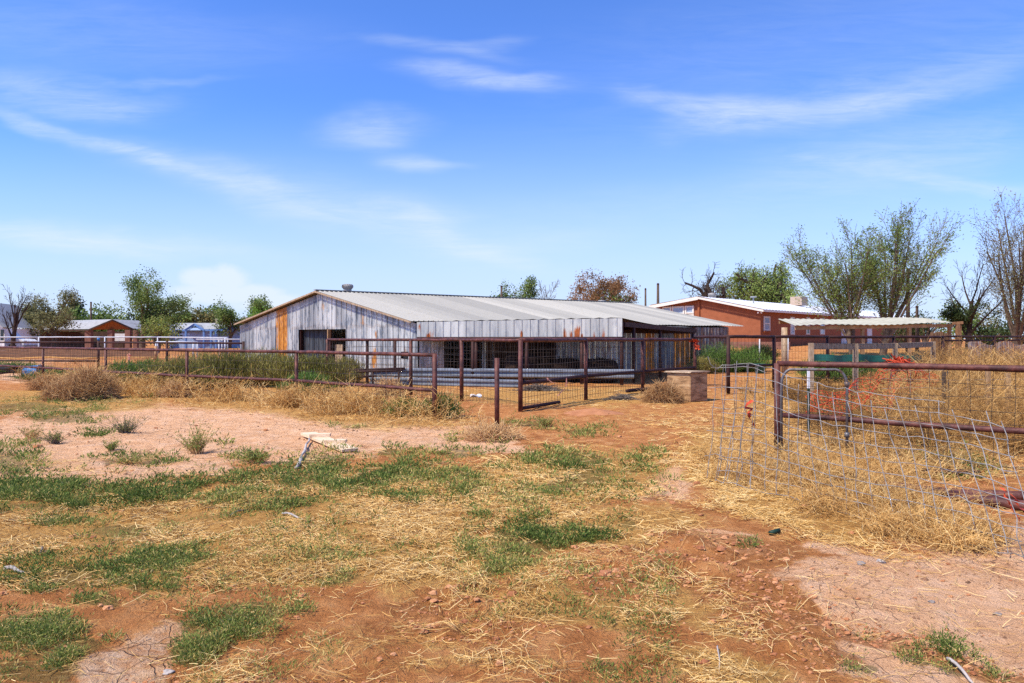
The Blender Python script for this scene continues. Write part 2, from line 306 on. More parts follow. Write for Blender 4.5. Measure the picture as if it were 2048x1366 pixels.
# ------------------------------------------------------------------ ground
def ground():
    D = np.concatenate([1.6*(14/1.6)**(np.arange(420)/420.), 14*(900/14)**(np.arange(151)/150.)])
    u = np.concatenate([np.linspace(-5, -.95, 14)[:-1], np.linspace(-.95, .95, 420), np.linspace(.95, 5, 14)[1:]])
    X = u[None]*D[:, None]; Y = np.repeat(D[:, None], len(u), 1)
    Z = gz(X.ravel(), Y.ravel()).reshape(X.shape)
    p, w, s_, g_, f_ = masks(X.ravel(), Y.ravel())
    # the pale crust is cracked and smooth, furrows are crumbly
    g = Geo(); g.grid(np.stack([X, Y, Z], -1), pale=p, white=w, straw=s_, green=g_, furrow=f_)
    V = np.array([[(x, y, -.12) for y in (-60, -2, 1.9)] for x in (-60, -8.5, 8.5, 60)])
    n = 12; g.grid(V, pale=np.full(n, .4), white=np.zeros(n), straw=np.full(n, .3), green=np.zeros(n), furrow=np.zeros(n))
    m = bpy.data.materials.new('red dirt ground'); m.use_nodes = True; nt = m.node_tree; N, L = nt.nodes, nt.links
    b = N['Principled BSDF']; b.inputs['Roughness'].default_value = 1; b.inputs['Specular IOR Level'].default_value = .1
    tc = N.new('ShaderNodeTexCoord')
    def noise(sc_, det=6, rough=.6, str_=(1,1,1)):
        mp = N.new('ShaderNodeMapping'); mp.inputs['Scale'].default_value = str_; L.new(tc.outputs['Object'], mp.inputs[0])
        n = N.new('ShaderNodeTexNoise'); n.inputs['Scale'].default_value = sc_; n.inputs['Detail'].default_value = det; n.inputs['Roughness'].default_value = rough
        L.new(mp.outputs[0], n.inputs['Vector']); return n.outputs['Fac']
    def att(k):
        a = N.new('ShaderNodeAttribute'); a.attribute_name = k; return a.outputs['Fac']
    def math_(op, a, bb, c=None, clamp=False):
        n = N.new('ShaderNodeMath'); n.operation = op; n.use_clamp = clamp
        for i, x in enumerate((a, bb, c)):
            if x is None: continue
            if isinstance(x, (int, float)): n.inputs[i].default_value = x
            else: L.new(x, n.inputs[i])
        return n.outputs[0]
    def rng(x, a, bb):
        n = N.new('ShaderNodeMapRange'); n.interpolation_type = 'SMOOTHSTEP'; L.new(x, n.inputs[0]); n.inputs[1].default_value = a; n.inputs[2].default_value = bb; return n.outputs[0]
    def ramp(x, cs, lo=.3, hi=.7):
        r = N.new('ShaderNodeValToRGB'); e = r.color_ramp.elements
        while len(e) < len(cs): e.new(.5)
        for i, c in enumerate(cs): e[i].position = lo+(hi-lo)*i/(len(cs)-1); e[i].color = (*c, 1)
        L.new(x, r.inputs[0]); return r.outputs[0]
    def mix(f, a, bb, mode='MIX'):
        n = N.new('ShaderNodeMix'); n.data_type = 'RGBA'; n.blend_type = mode
        if isinstance(f, (int, float)): n.inputs[0].default_value = f
        else: L.new(f, n.inputs[0])
        L.new(a, n.inputs[6]); L.new(bb, n.inputs[7]); return n.outputs[2]
    big, mid, fine, vf = noise(.9), noise(4), noise(22, 8, .7), noise(95, 4, .7)
    red = ramp(mid, [lin(156,96,52), lin(188,126,74), lin(208,152,98)])
    pale = ramp(mid, [lin(213,159,113), lin(227,177,133), lin(235,192,155)])
    white = ramp(noise(7), [lin(212,164,122), lin(224,188,152), lin(233,207,178)])
    litter = ramp(fine, [lin(132,96,50), lin(190,146,78), lin(222,182,110)])
    grn = ramp(fine, [lin(92,84,46), lin(124,112,62)])
    j = math_('MULTIPLY', math_('SUBTRACT', fine, .5), .9)
    j2 = math_('MULTIPLY', math_('SUBTRACT', mid, .5), .9)
    jj = math_('ADD', j, j2)
    c = mix(rng(math_('ADD', att('pale'), math_('MULTIPLY', jj, 1.3)), .2, .75), red, pale)
    c = mix(math_('MULTIPLY', rng(math_('ADD', att('white'), math_('MULTIPLY', jj, 1.6)), .28, 1.1), .85), c, white)
    c = mix(math_('MULTIPLY', rng(math_('ADD', att('straw'), math_('MULTIPLY', jj, 1.5)), .3, .85), .75), c, litter)
    c = mix(math_('MULTIPLY', rng(math_('ADD', att('green'), jj), .35, .8), .65), c, grn)
    fcol = ramp(fine, [lin(122,74,40), lin(166,108,62), lin(198,144,92)])
    c = mix(math_('MULTIPLY', rng(math_('ADD', att('furrow'), jj), .3, .7), .8), c, fcol)
    # pebbly speckle and drying cracks
    vor = N.new('ShaderNodeTexVoronoi'); vor.inputs['Scale'].default_value = 55; L.new(tc.outputs['Object'], vor.inputs['Vector'])
    pts = rng(math_('ADD', vor.outputs['Distance'], math_('MULTIPLY', math_('SUBTRACT', mid, .5), .6)), .12, .05)
    spk = N.new('ShaderNodeRGB'); spk.outputs[0].default_value = (*lin(120,84,62), 1)
    c = mix(math_('MULTIPLY', pts, .32), c, spk.outputs[0])
    wv = N.new('ShaderNodeTexNoise'); wv.inputs['Scale'].default_value = 5; L.new(tc.outputs['Object'], wv.inputs['Vector'])
    wm = N.new('ShaderNodeMix'); wm.data_type = 'RGBA'; wm.inputs[0].default_value = .12; L.new(tc.outputs['Object'], wm.inputs[6]); L.new(wv.outputs['Color'], wm.inputs[7])
    cr = N.new('ShaderNodeTexVoronoi'); cr.feature = 'DISTANCE_TO_EDGE'; cr.inputs['Scale'].default_value = 7; L.new(wm.outputs[2], cr.inputs['Vector'])
    crack = math_('MULTIPLY', rng(cr.outputs['Distance'], .03, .006), math_('MULTIPLY', math_('MAXIMUM', math_('MULTIPLY', att('pale'), .6), att('white')), rng(big, .42, .55)))
    ck = N.new('ShaderNodeRGB'); ck.outputs[0].default_value = (*lin(128,84,62), 1)
    c = mix(math_('MULTIPLY', crack, .6), c, ck.outputs[0])
    tone = ramp(vf, [(.70,.68,.66), (1.02,1.02,1.02), (1.2,1.2,1.2)])
    c = mix(1, c, tone, 'MULTIPLY')
    L.new(c, b.inputs['Base Color'])
    h = math_('ADD', math_('MULTIPLY', fine, 1.0), math_('MULTIPLY', vf, .35)); h = math_('SUBTRACT', h, math_('MULTIPLY', crack, .6))
    bp = N.new('ShaderNodeBump'); bp.inputs['Strength'].default_value = 1; bp.inputs['Distance'].default_value = .05; L.new(h, bp.inputs['Height']); L.new(bp.outputs[0], b.inputs['Normal'])
    g.build('ground', m, None, True, 'bare red dirt yard with pale crusted patches', 'ground', kind='structure')
ground()

# ------------------------------------------------------------------ litter, weeds on the ground
def px_points(ells, n, extra=1.15):
    """n ground points inside the listed patches, as (x, y)"""
    a = np.array([e[2]*e[3]*(e[5] if len(e) > 5 else 1) for e in ells]); k = R.choice(len(ells), n, p=a/a.sum())
    r = np.sqrt(R.random(n))*extra; th = R.random(n)*2*math.pi
    E = np.array([[e[0], e[1], e[2], e[3], math.radians(e[4]) if len(e) > 4 else 0] for e in ells])[k]
    dx, dy = r*np.cos(th)*E[:, 2], r*np.sin(th)*E[:, 3]
    px = E[:, 0] + dx*np.cos(E[:, 4]) - dy*np.sin(E[:, 4]); py = E[:, 1] + dx*np.sin(E[:, 4]) + dy*np.cos(E[:, 4])
    py = np.clip(py, 735, 1450); y = CH*F/(py-HY); return (px-HX)*y/F, y
def straw_litter():
    g = Geo()
    x, y = px_points(STRAW, 150000, 1.25)
    keep = (fbm(x*2.2, y*2.2) + .35*(fbm(x*9, y*9)-.5) > .42 + .17*R.random(len(x))) & (y > 1.8)
    _, _, st, gr, fu = masks(x, y)
    keep &= R.random(len(x)) < .12 + .9*st
    x, y = x[keep], y[keep]; n = len(x)
    # scattered odd stalks everywhere on the near dirt
    m = 3500; py = R.uniform(900, 1440, m); px = R.uniform(-100, 2150, m); yy = CH*F/(py-HY); x = np.r_[x, (px-HX)*yy/F]; y = np.r_[y, yy]; n = len(x)
    k = np.clip(y/4.5, .75, 2.6)
    Ls = R.gamma(2.2, .032, n)*np.clip(k, .9, 1.8)+.02; a = R.normal(.5, 1.0, n)+R.integers(0, 2, n)*math.pi
    bend = R.normal(0, .5, n)
    t = np.array([-.5, 0, .5])
    A = a[:, None] + bend[:, None]*t[None]
    P = np.zeros((n, 3, 3)); P[:, :, 0] = x[:, None] + Ls[:, None]*t*np.cos(A); P[:, :, 1] = y[:, None] + Ls[:, None]*t*np.sin(A)
    P[:, :, 2] = gz(P[:, :, 0].ravel(), P[:, :, 1].ravel()).reshape(n, 3) + R.uniform(.003, .022, (n, 1)) + R.normal(0, .012, (n, 1))*t[None]*2*np.minimum(Ls[:, None]/.1, 1)
    P[:, :, 2] += R.uniform(0, .012, (n, 3))
    w = R.uniform(.0008, .0019, n)*k
    g.tubes(P, w[:, None], 3, tint=np.clip(.35+.6*fbm(x*1.5+9, y*1.5)+.25*R.normal(size=n), 0, 1))
    g.build('straw_litter', MT['straw'], None, False, 'dry straw and broken stalks scattered over the red dirt', 'straw', kind='stuff')
straw_litter()

def green_cover():
    g = Geo()
    x, y = px_points(GREEN, 24000, 1.7); wm = masks(x, y)[1]; kp = (wm < .45) & ((ell(*project(x, y), GREEN) > .05) | (y > 4.6)); x, y = x[kp], y[kp]; q = fbm(x*1.7+7, y*1.7+2)*.5 + fbm(x*6.5+3, y*6.5)*.5; keep = (q > .472 - .03*sstep(5.5, 3.5, y) + .17*R.random(len(x))) & (y > 1.9); x, y = x[keep], y[keep]
    m = 2600; py = R.uniform(940, 1380, m); px = R.uniform(-50, 1350, m); yy = CH*F/(py-HY); xx = (px-HX)*yy/F; kk = fbm(xx*1.2+50, yy*1.2) > .53; x, y = np.r_[x, xx[kk]], np.r_[y, yy[kk]]; n = len(x)
    k = np.clip(y/4.0, .8, 2.4); z = gz(x, y)
    m = 15
    hgt = R.gamma(2.2, .02, n)*np.clip(k, 1, 1.5)*(.5+fbm(x*2, y*2))
    base = np.repeat(np.stack([x, y, z], 1), m, 0); kk = np.repeat(k, m); hh = np.repeat(hgt, m)
    th = R.random(n*m)*2*math.pi; rr = np.sqrt(R.random(n*m))*.05*kk
    base[:, 0] += rr*np.cos(th); base[:, 1] += rr*np.sin(th); base[:, 2] += hh*R.random(n*m)*.8
    d = np.stack([np.cos(th)*.8, np.sin(th)*.8, R.uniform(.3, 1.6, n*m)], 1) + R.normal(0, .25, (n*m, 3))
    tint = np.clip(np.repeat(.35+1.1*(fbm(x*1.1, y*1.1)-.4)+.18*R.normal(size=n), m) + R.normal(0, .2, n*m) + .5*(R.random(n*m) < .07), 0, 1)
    g.leaves(base, d, R.uniform(.014, .032, n*m)*kk, R.uniform(.004, .008, n*m)*kk, tint)
    g.build('ground_weeds', MT['weed'], None, False, 'low green weeds growing in patches on the dirt yard', 'weeds', kind='stuff')
green_cover()

def clods():
    g = Geo()
    x, y = px_points(FURROW, 1700, 1.1); keep = (y > 2); x, y = x[keep], y[keep]
    m = 900; py = R.uniform(830, 1440, m); px = R.uniform(-50, 2100, m); yy = CH*F/(py-HY); x = np.r_[x, (px-HX)*yy/F]; y = np.r_[y, yy]
    n = len(x); s_ = R.gamma(1.7, .0055, n)+.003; s_ *= np.clip(y/5, .7, 1.6)
    a = np.arange(6)*math.pi/3
    V = np.zeros((n, 14, 3)); th = R.random(n)*6.28
    for j, (rz, zz) in enumerate(((1.0, 0.1), (.75, .55))):
        rad = rz*R.uniform(.6, 1.25, (n, 6)); V[:, j*6:j*6+6, 0] = rad*np.cos(a+th[:, None]); V[:, j*6:j*6+6, 1] = rad*np.sin(a+th[:, None])*.75; V[:, j*6:j*6+6, 2] = zz*R.uniform(.7, 1.2, (n, 6))
    V[:, 12, 2] = -.2; V[:, 13, 2] = .68
    V *= s_[:, None, None]; V[:, :, 0] += x[:, None]; V[:, :, 1] += y[:, None]; V[:, :, 2] += gz(x, y)[:, None]
    i = np.arange(6); nx = (i+1) % 6
    q = np.stack([i, nx, nx+6, i+6], 1); t = np.stack([i+6, nx+6, np.full(6, 13)], 1)
    off = (np.arange(n)*14)[:, None, None]
    g.add(V.reshape(-1, 3), (q[None]+off).reshape(-1, 4), (t[None]+off).reshape(-1, 3), tint=np.repeat(R.random(n), 14))
    g.build('dirt_clods', MT['clod'], None, False, 'crumbled red clods along the furrows of the yard', 'dirt clods', kind='stuff')
clods()
def pebbles():
    g = Geo(); x, y = px_points(PALE, 2600, 1.0); keep = (y > 2.2) & (fbm(x*1.5+5, y*1.5) > .42) ; x, y = x[keep], y[keep]; n = len(x); z = gz(x, y)
    s_ = (R.gamma(1.6, .0035, n)+.002)*np.clip(y/6, .6, 1.4); a = np.arange(5)*2*math.pi/5; V = np.zeros((n, 6, 3))
    V[:, :5, 0] = x[:, None]+s_[:, None]*np.cos(a)*R.uniform(.7, 1.4, (n, 5)); V[:, :5, 1] = y[:, None]+s_[:, None]*np.sin(a)*R.uniform(.7, 1.4, (n, 5)); V[:, :5, 2] = z[:, None]-.001; V[:, 5] = np.stack([x, y, z+s_*.8], 1)
    i = np.arange(5); t = np.stack([i, (i+1) % 5, np.full(5, 5)], 1); g.add(V.reshape(-1, 3), None, (t[None]+(np.arange(n)*6)[:, None, None]).reshape(-1, 3)); g.build('pebbles', mat('brown grit', [lin(92,66,48), lin(150,112,84)], 30, 1), None, False, 'dark grit and pebbles strewn over the pale crust', 'pebbles', kind='stuff')
pebbles()

def stems(g, x, y, h, lean=.35, nb=5, r=.0028, curl=.25, z=None, tint0=.55):
    """branching dry weeds: one stem and nb side twigs each"""
    n = len(x); z = gz(x, y) if z is None else z
    base = np.stack([x, y, z], 1); d = R.normal(0, lean, (n, 3)); d[:, 2] = 1
    t = np.linspace(0, 1, 4)
    c = R.normal(0, curl, (n, 3)); c[:, 2] = -np.abs(c[:, 2])*.5
    P = base[:, None] + h[:, None, None]*(t[None, :, None]*d[:, None] + (t**2)[None, :, None]*c[:, None])
    k = np.clip(y/7, .8, 2.6); tt = np.clip(tint0 + R.normal(0, .22, n), 0, 1)
    g.tubes(P, (r*k)[:, None]*np.linspace(1, .5, 4)[None], 3, tint=tt)
    for j in range(nb):
        s_ = R.uniform(.2, .95, n); i0 = np.minimum((s_*3).astype(int), 2); fr = s_*3-i0
        p0 = P[np.arange(n), i0]*(1-fr[:, None]) + P[np.arange(n), i0+1]*fr[:, None]
        bd = R.normal(0, .55, (n, 3)); bd[:, 2] = R.uniform(.0, .8, n); L_ = h*R.uniform(.2, .5, n)
        cc = R.normal(0, .25, (n, 3)); t3 = np.array([0, .5, 1.])
        Q = p0[:, None] + L_[:, None, None]*(t3[None, :, None]*bd[:, None] + (t3**2)[None, :, None]*cc[:, None])
        g.tubes(Q, (r*.65*k)[:, None]*np.array([1, .8, .45])[None], 3, tint=np.clip(tt+R.normal(0, .12, n), 0, 1))
def ball(g, c, rx, ry, rz, n, r=.003, L_=.35, tint0=.5):
    """tangled curved twigs in a dome"""
    u = R.normal(size=(n, 3)); u /= np.linalg.norm(u, axis=1, keepdims=True); u[:, 2] = np.abs(u[:, 2])
    rad = R.random(n)**.45
    p = np.stack([c[0]+u[:, 0]*rx*rad, c[1]+u[:, 1]*ry*rad, c[2]+u[:, 2]*rz*rad], 1)
    d = u*.8 + R.normal(0, .7, (n, 3)); d /= np.linalg.norm(d, axis=1, keepdims=True); cc = R.normal(0, .4, (n, 3))
    t = np.linspace(-.5, .5, 4); Ls = L_*R.uniform(.4, 1.2, n)
    P = p[:, None] + Ls[:, None, None]*(t[None, :, None]*d[:, None] + (t**2)[None, :, None]*cc[:, None])
    P[:, :, 2] = np.maximum(P[:, :, 2], c[2]+.004)
    g.tubes(P, r*R.uniform(.7, 1.3, (n, 1))*np.array([[.8, 1, 1, .6]]), 3, tint=np.clip(tint0+R.normal(0, .25, n), 0, 1))

# fence lines of the plan (posts, metres)
LF = [np.array(p) for p in ((-1.47,13.0), (-5.07,16.05), (-8.62,18.1), (-12.2,20.5), (-15.85,23.07), (-19.6,25.6))]
PL = [np.array(p) for p in ((.18,14.5), (-1.24,16.8), (-2.77,18.7), (-5.95,22.0))]
PR = [np.array(p) for p in ((.18,14.5), (1.86,17.2), (3.75,19.6), (6.0,22.4))]
def along(line, n, sig):
    L = np.array(line); seg = R.integers(0, len(L)-1, n); t = R.random(n)[:, None]
    p = L[seg]*(1-t) + L[seg+1]*t; p = p + R.normal(0, sig, (n, 2)); return p[:, 0], p[:, 1]
def dry_fringe():
    g = Geo()
    x, y = along(LF[:5], 2000, .38); kk = fbm(x*.9+3, y*.9) > .44; x, y = x[kk], y[kk]; hh = R.uniform(.2, .75, len(x))*(.35+1.1*fbm(x*.8, y*.8)); stems(g, x, y-.15, hh, .45, 6, .0026, .4, tint0=.6)
    for i in range(20):
        x, y = along(LF[:5], 1, .3); s_ = R.uniform(.3, .62); c = (x[0], y[0]-.25, float(gz(x, y)[0]))
        ball(g, c, s_, s_*.8, s_*R.uniform(.55, .95), 320, .0026*max(1, y[0]/11), .3, R.uniform(.42, .78))
    x, y = px_points([(940,850,90,18),(560,815,300,22,6),(760,832,160,20,6)], 700); stems(g, x, y, R.uniform(.06, .2, len(x)), .8, 4, .0022, .6, tint0=.6)
    g.build('dry_fringe', MT['dryweed'], None, False, 'straw coloured dry weeds tangled along the foot of the long pipe fence', 'dry weeds', kind='stuff')
    g = Geo()
    # tall dry field behind the near gate
    n = 8600; px = R.uniform(1480, 2500, n); y = R.uniform(8.8, 25, n)**1.0; x = (px-HX)*y/F
    tall = sstep(1690, 1880, px)*.95 + .22
    keep = R.random(n) < np.clip(.25+tall, 0, 1); keep &= fbm(x*.9+4, y*.6) > .36+.12*R.random(n); x, y, tall = x[keep], y[keep], tall[keep]
    h = tall*R.uniform(.35, 1.1, len(x))*(.55+.95*fbm(x*.7, y*.7)); h = np.minimum(h, 1.02)*(1+.28*sstep(1780, 1880, x/y*F+HX)*sstep(12, 18, y)); stems(g, x, y, h, .28, 7, .0024, .3, tint0=.38)
    for i in range(120):
        yy = R.uniform(9, 24); pxx = R.uniform(1600, 2300); xx = (pxx-HX)*yy/F; s_ = R.uniform(.3, .65)*(.5+.5*sstep(1680, 1880, pxx))
        ball(g, (xx, yy, float(gz(np.array([xx]), np.array([yy]))[0])), s_, s_, s_*R.uniform(.8, 1.3), 210, .0027*max(1, yy/11), .34, R.uniform(.08, .5))
    for i in range(46):
        yy = R.uniform(9, 22); pxx = R.uniform(1560, 2150); xx = (pxx-HX)*yy/F; s_ = R.uniform(.25, .5)
        ball(g, (xx, yy, float(gz(np.array([xx]), np.array([yy]))[0])), s_, s_, s_*R.uniform(.8, 1.5), 240, .0026*max(1, yy/11), .3, R.uniform(-.05, .18))
    g.build('dry_field_weeds', MT['dryweed'], None, False, 'tall golden dry weeds filling the lot behind the near gate', 'dry weeds', kind='stuff')
    g = Geo()
    # tangles caught in the bent wire panel
    x, y = px_points([(1560,950,150,40,12),(1720,1010,200,40,16),(1850,1060,150,35,16),(1640,930,160,30,10),(1500,880,70,60),(1800,930,220,40,6)], 2100, 1.1)
    stems(g, x, y, R.uniform(.06, .34, len(x)), .8, 5, .0022, .7, tint0=.62)
    for i in range(48):
        x, y = px_points([(1560,955,120,30,12),(1720,1015,180,36,16),(1850,1060,120,25,16),(1650,920,160,24,10),(1820,920,180,24)], 1); s_ = R.uniform(.16, .34)
        ball(g, (x[0], y[0], float(gz(x, y)[0])), s_*1.2, s_, s_*.8, 260, .0021, .24, R.uniform(.5, .7))
    g.build('tangled_weeds', MT['dryweed'], None, False, 'pale matted weeds caught under the bent wire panel', 'dry weeds', kind='stuff')
dry_fringe()

# ------------------------------------------------------------------ fences
def mesh_wires(g, A, B, z0, z1, dx=.15, dz=.2, r=.0025, wob=.006):
    A, B = np.array(A), np.array(B); L = np.linalg.norm(B-A); n = max(2, int(L/dx)); k = 5
    t = (np.arange(n)+.5)/n
    P = np.zeros((n, k, 3)); P[:, :, :2] = (A+(B-A)*t[:, None])[:, None]; P[:, :, 2] = np.linspace(z0, z1, k)[None]
    P[:, :, :2] += R.normal(0, wob, (n, k, 2)); g.tubes(P, r, 3)
    zs = np.arange(z1, z0-.01, -dz); k = max(6, int(L/.5)); t = np.linspace(0, 1, k)
    P = np.zeros((len(zs), k, 3)); P[:, :, :2] = (A+(B-A)*t[:, None])[None]; P[:, :, 2] = zs[:, None]; P[:, :, 2] += R.normal(0, wob, (len(zs), k)); P[:, :, :2] += R.normal(0, wob*.6, (len(zs), k, 2))
    g.tubes(P, r, 3)
def gzs(p): return float(gz(np.array([p[0]]), np.array([p[1]]))[0])
def rail_line(pts, z, r):
    g = Geo()
    for a, b in zip(pts[:-1], pts[1:]):
        k = 7; t = np.linspace(0, 1, k)[:, None]; a3 = np.r_[a, gz0(*a)+z]; b3 = np.r_[b, gz0(*b)+z]
        P = a3 + (b3-a3)*t; P[1:-1, 2] += R.normal(0, .005, k-2); g.tubes(P, r, 12, True)
    return g

# long front-left pipe fence
f = thing('pipe_fence', (*LF[0], gzs(LF[0])), 'long rusty two rail pipe fence with wire mesh, nearest fence at left', 'fence')
rail_line(LF, 1.235, .036).build('top_rail', MT['rust_pipe'], f, True)
rail_line(LF, .56, .034).build('bottom_rail', MT['rust_pipe'], f, True)
for i, p in enumerate(LF):
    Geo().pipe((*p, gzs(p)-.1), (*p, 1.262 if i == 0 else 1.20), .046 if i == 0 else .038).build('post', MT['rust_pipe'], f, True)
g = Geo()
for a, b in zip(LF[:-1], LF[1:]): mesh_wires(g, a, b, .05, 1.2, .15, .2, .0042)
g.build('wire_mesh', MT['wire'], f)
# second panel fence with its own return, behind on the left
p0, p1, p2 = np.array((-20.6,34.)), np.array((-36.,35.)), np.array((-12.,30.5))
f = thing('pipe_fence', (*p0, gzs(p0)), 'far rusty pipe fence with a blue capped post, at far left', 'fence')
rail_line([p2, p0, p1], 1.45-.12, .04).build('top_rail', MT['dark_pipe'], f, True)
rail_line([p0, p1], .40, .045).build('bottom_rail', MT['dark_pipe'], f, True)
for p in (p2, p0, p1, (p0+p1)/2, (p0+p2)/2):
    pp = Geo().pipe((*p, gzs(p)-.1), (*p, gz0(*p)+1.42), .055).build('post', MT['dark_pipe'], f, True)
    if p is p0: Geo().pipe((*p, gz0(*p)+1.42), (*p, gz0(*p)+1.56), .06).build('cap', MT['blue'], pp, True)
g = Geo(); mesh_wires(g, p0, p1, .1, 1.3, .2, .25, .004); mesh_wires(g, p2, p0, .1, 1.3, .2, .25, .004); g.build('wire_mesh', MT['wire'], f)
# single lone post
q = Gp(994, 857)
Geo().pipe((q[0], q[1], q[2]-.1), W(994, 716, q[1]), .042).build('fence_post', MT['rust_pipe'], None, True, 'lone rusty pipe post standing free in front of the pen gate', 'post')

# pen fence, left and right wings
f = thing('pen_fence', (*PL[0], gzs(PL[0])), 'rusty pipe pen fence with wire mesh directly in front of the barn', 'fence')
ztop = 1.515
rail_line(PL, ztop, .036).build('top_rail', MT['rust_pipe'], f, True)
rail_line(PR, ztop, .048).build('top_rail', MT['rust_pipe'], f, True)
rail_line(PR, .60, .045).build('middle_rail', MT['dark_pipe'], f, True)
rail_line([PR[0], PR[0]*.45+PR[1]*.55], .06, .04).build('sill_rail', MT['dark_pipe'], f, True)
rail_line([PR[1]*.3+PR[2]*.7, PR[2]*.9+PR[3]*.1], .10, .05).build('sill_rail', MT['dark_pipe'], f, True)
for p in PL + PR[1:]:
    Geo().pipe((*p, gzs(p)-.1), (*p, ztop+.0), .05).build('post', MT['rust_pipe'], f, True)
g = Geo()
for a, b in list(zip(PL[1:-1], PL[2:])) + list(zip(PR[:-1], PR[1:])): mesh_wires(g, a, b, .05, ztop-.03, .13, .17, .0046)
mesh_wires(g, PL[0], PL[1], .05, ztop-.03, .16, .22, .0034)
g.build('wire_mesh', MT['wire'], f)
# back pen fence closing toward the barn
BF = [np.array(p) for p in ((-5.95,22.0), (-5.0,23.6), (-4.1,23.9), (-1.3,22.6), (.5,23.4), (2.55,23.6), (4.4,22.9), (6.0,22.4))]
f = thing('pen_fence', (*BF[0], gzs(BF[0])), 'rear rusty pipe fence of the pen, closing it along the barn behind the guard rails', 'fence')
rail_line(BF, 1.50, .036).build('top_rail', MT['dark_pipe'], f, True)
for p in BF[1:-1]: Geo().pipe((*p, gzs(p)-.1), (*p, 1.5), .05).build('post', MT['dark_pipe'], f, True)
g = Geo()
for a, b in zip(BF[:-1], BF[1:]): mesh_wires(g, a, b, .1, 1.46, .15, .2, .0038)
g.build('wire_mesh', MT['wire'], f)
# right cross fence
RF = [np.array(p) for p in ((6.0,22.4),(5.99,18.9),(7.68,20.0),(9.9,21.4),(12.7,22.7),(14.9,23.6),(17.8,25.2),(23.5,28.5))]
f = thing('cross_fence', (*RF[1], gzs(RF[1])), 'dark rusty pipe fence with wire mesh crossing behind the dry lot at right', 'fence')
rail_line(RF[:6], 1.60, .045).build('top_rail', MT['dark_pipe'], f, True)
rail_line(RF[5:], 1.62, .035).build('top_rail', MT['dark_pipe'], f, True)
rail_line(RF[5:], 1.48, .03).build('middle_rail', MT['dark_pipe'], f, True)
rail_line(RF[1:6], .78, .035).build('middle_rail', MT['dark_pipe'], f, True)
for p in RF[1:]: Geo().pipe((*p, gzs(p)-.1), (*p, 1.6), .05).build('post', MT['dark_pipe'], f, True)
g = Geo()
for a, b in zip(RF[:-2], RF[1:-1]): mesh_wires(g, a, b, .1, 1.56, .15, .2, .0032)
g.build('wire_mesh', MT['wire'], f)

# white rail fence far left
WF = [np.array(p) for p in ((-45,52.),(-36.2,52.2),(-31.2,52.3),(-27.1,52.2),(-20.,48.),(-18.5,44.))]
f = thing('white_fence', (*WF[0], gzs(WF[0])), 'white painted pipe rail fence far off at left, in front of the houses', 'fence')
rail_line(WF, 1.40, .042).build('top_rail', MT['white_pipe'], f, True)
for p in WF: Geo().pipe((*p, gzs(p)-.1), (*p, gz0(*p)+1.40), .045).build('post', MT['white_pipe'], f, True)
g = Geo()
for a, b in zip(WF[:-1], WF[1:]): mesh_wires(g, a, b, .3, gz0(*b)+1.35, .3, .3, .004)
g.build('wire_mesh', MT['wire'], f)
a, b = W(312, 684, 46), W(395, 684, 46)
f = thing('white_gate', (a[0], a[1], gzs(a)), 'low white pipe gate below the far white rail fence, left of the barn', 'gate')
g = Geo(); g.pipe(a, b, .05); g.build('top_rail', MT['white_pipe'], f, True)
for p in (a, b, a*.1+b*.9): Geo().pipe((p[0], p[1], gzs(p)), p, .05).build('post', MT['white_pipe'], f, True)
a, b = W(393, 678.5, 40), W(483, 678.5, 38)
f = thing('white_gate', (a[0], a[1], gzs(a)), 'white pipe gate butting the left corner of the barn', 'gate')
g = Geo(); g.pipe(a, b, .028); g.build('top_rail', MT['white_pipe'], f, True)
for px in (438, 444): p = W(px, 679, 39); Geo().pipe((p[0], p[1], gzs(p)), p, .028).build('post', MT['white_pipe'], f, True)
# arena boards and yellow pipe
a, b = W(-60, 704, 46), W(312, 704, 44)
g = Geo()
for i, (z0, z1) in enumerate(((.26,.50),(.505,.74),(.745,.95))):
    g.bar((a[0], a[1], (z0+z1)/2), (b[0], b[1], (z0+z1)/2), .06, z1-z0)
f = g.build('arena_wall', MT['earth_wall'], None, False, 'low brown board wall of the riding arena at far left', 'wall')
g = Geo(); P = np.array([W(px, 716+1.5*math.sin(px*.05), 38) for px in np.linspace(-60, 195, 9)]); g.tubes(P, .05, 10, True)
P = np.array([W(px, 715, 41) for px in np.linspace(196, 312, 5)]); g.tubes(P, .045, 10, True)
for px in (-30, 60, 150, 250, 305): p = W(px, 716, 39.5); g.pipe((p[0], p[1], gzs(p)), p, .04)
g.build('pipe_rail', MT['yellow_pipe'], None, True, 'low ochre yellow pipe rail on short legs in front of the brown arena wall', 'rail')
p = W(312, 692, 43.5); g = Geo(); g.pipe((p[0], p[1], gzs(p)), p, .09); g.build('fence_post', MT['tan_wood'], None, True, 'short wooden post at the end of the brown arena wall', 'post')
# small orange marker post in the arena
a = W(258, 730, 35); g = Geo(); g.pipe((a[0], a[1], gzs(a)), W(258, 711, 35), .05); g.tubes(np.array([W(255,712,35), W(258,708.5,35), W(262,711,35)]), .05, 8, True)
g.build('marker_post', MT['pink'], None, True, 'small faded orange marker post inside the arena at left', 'marker')

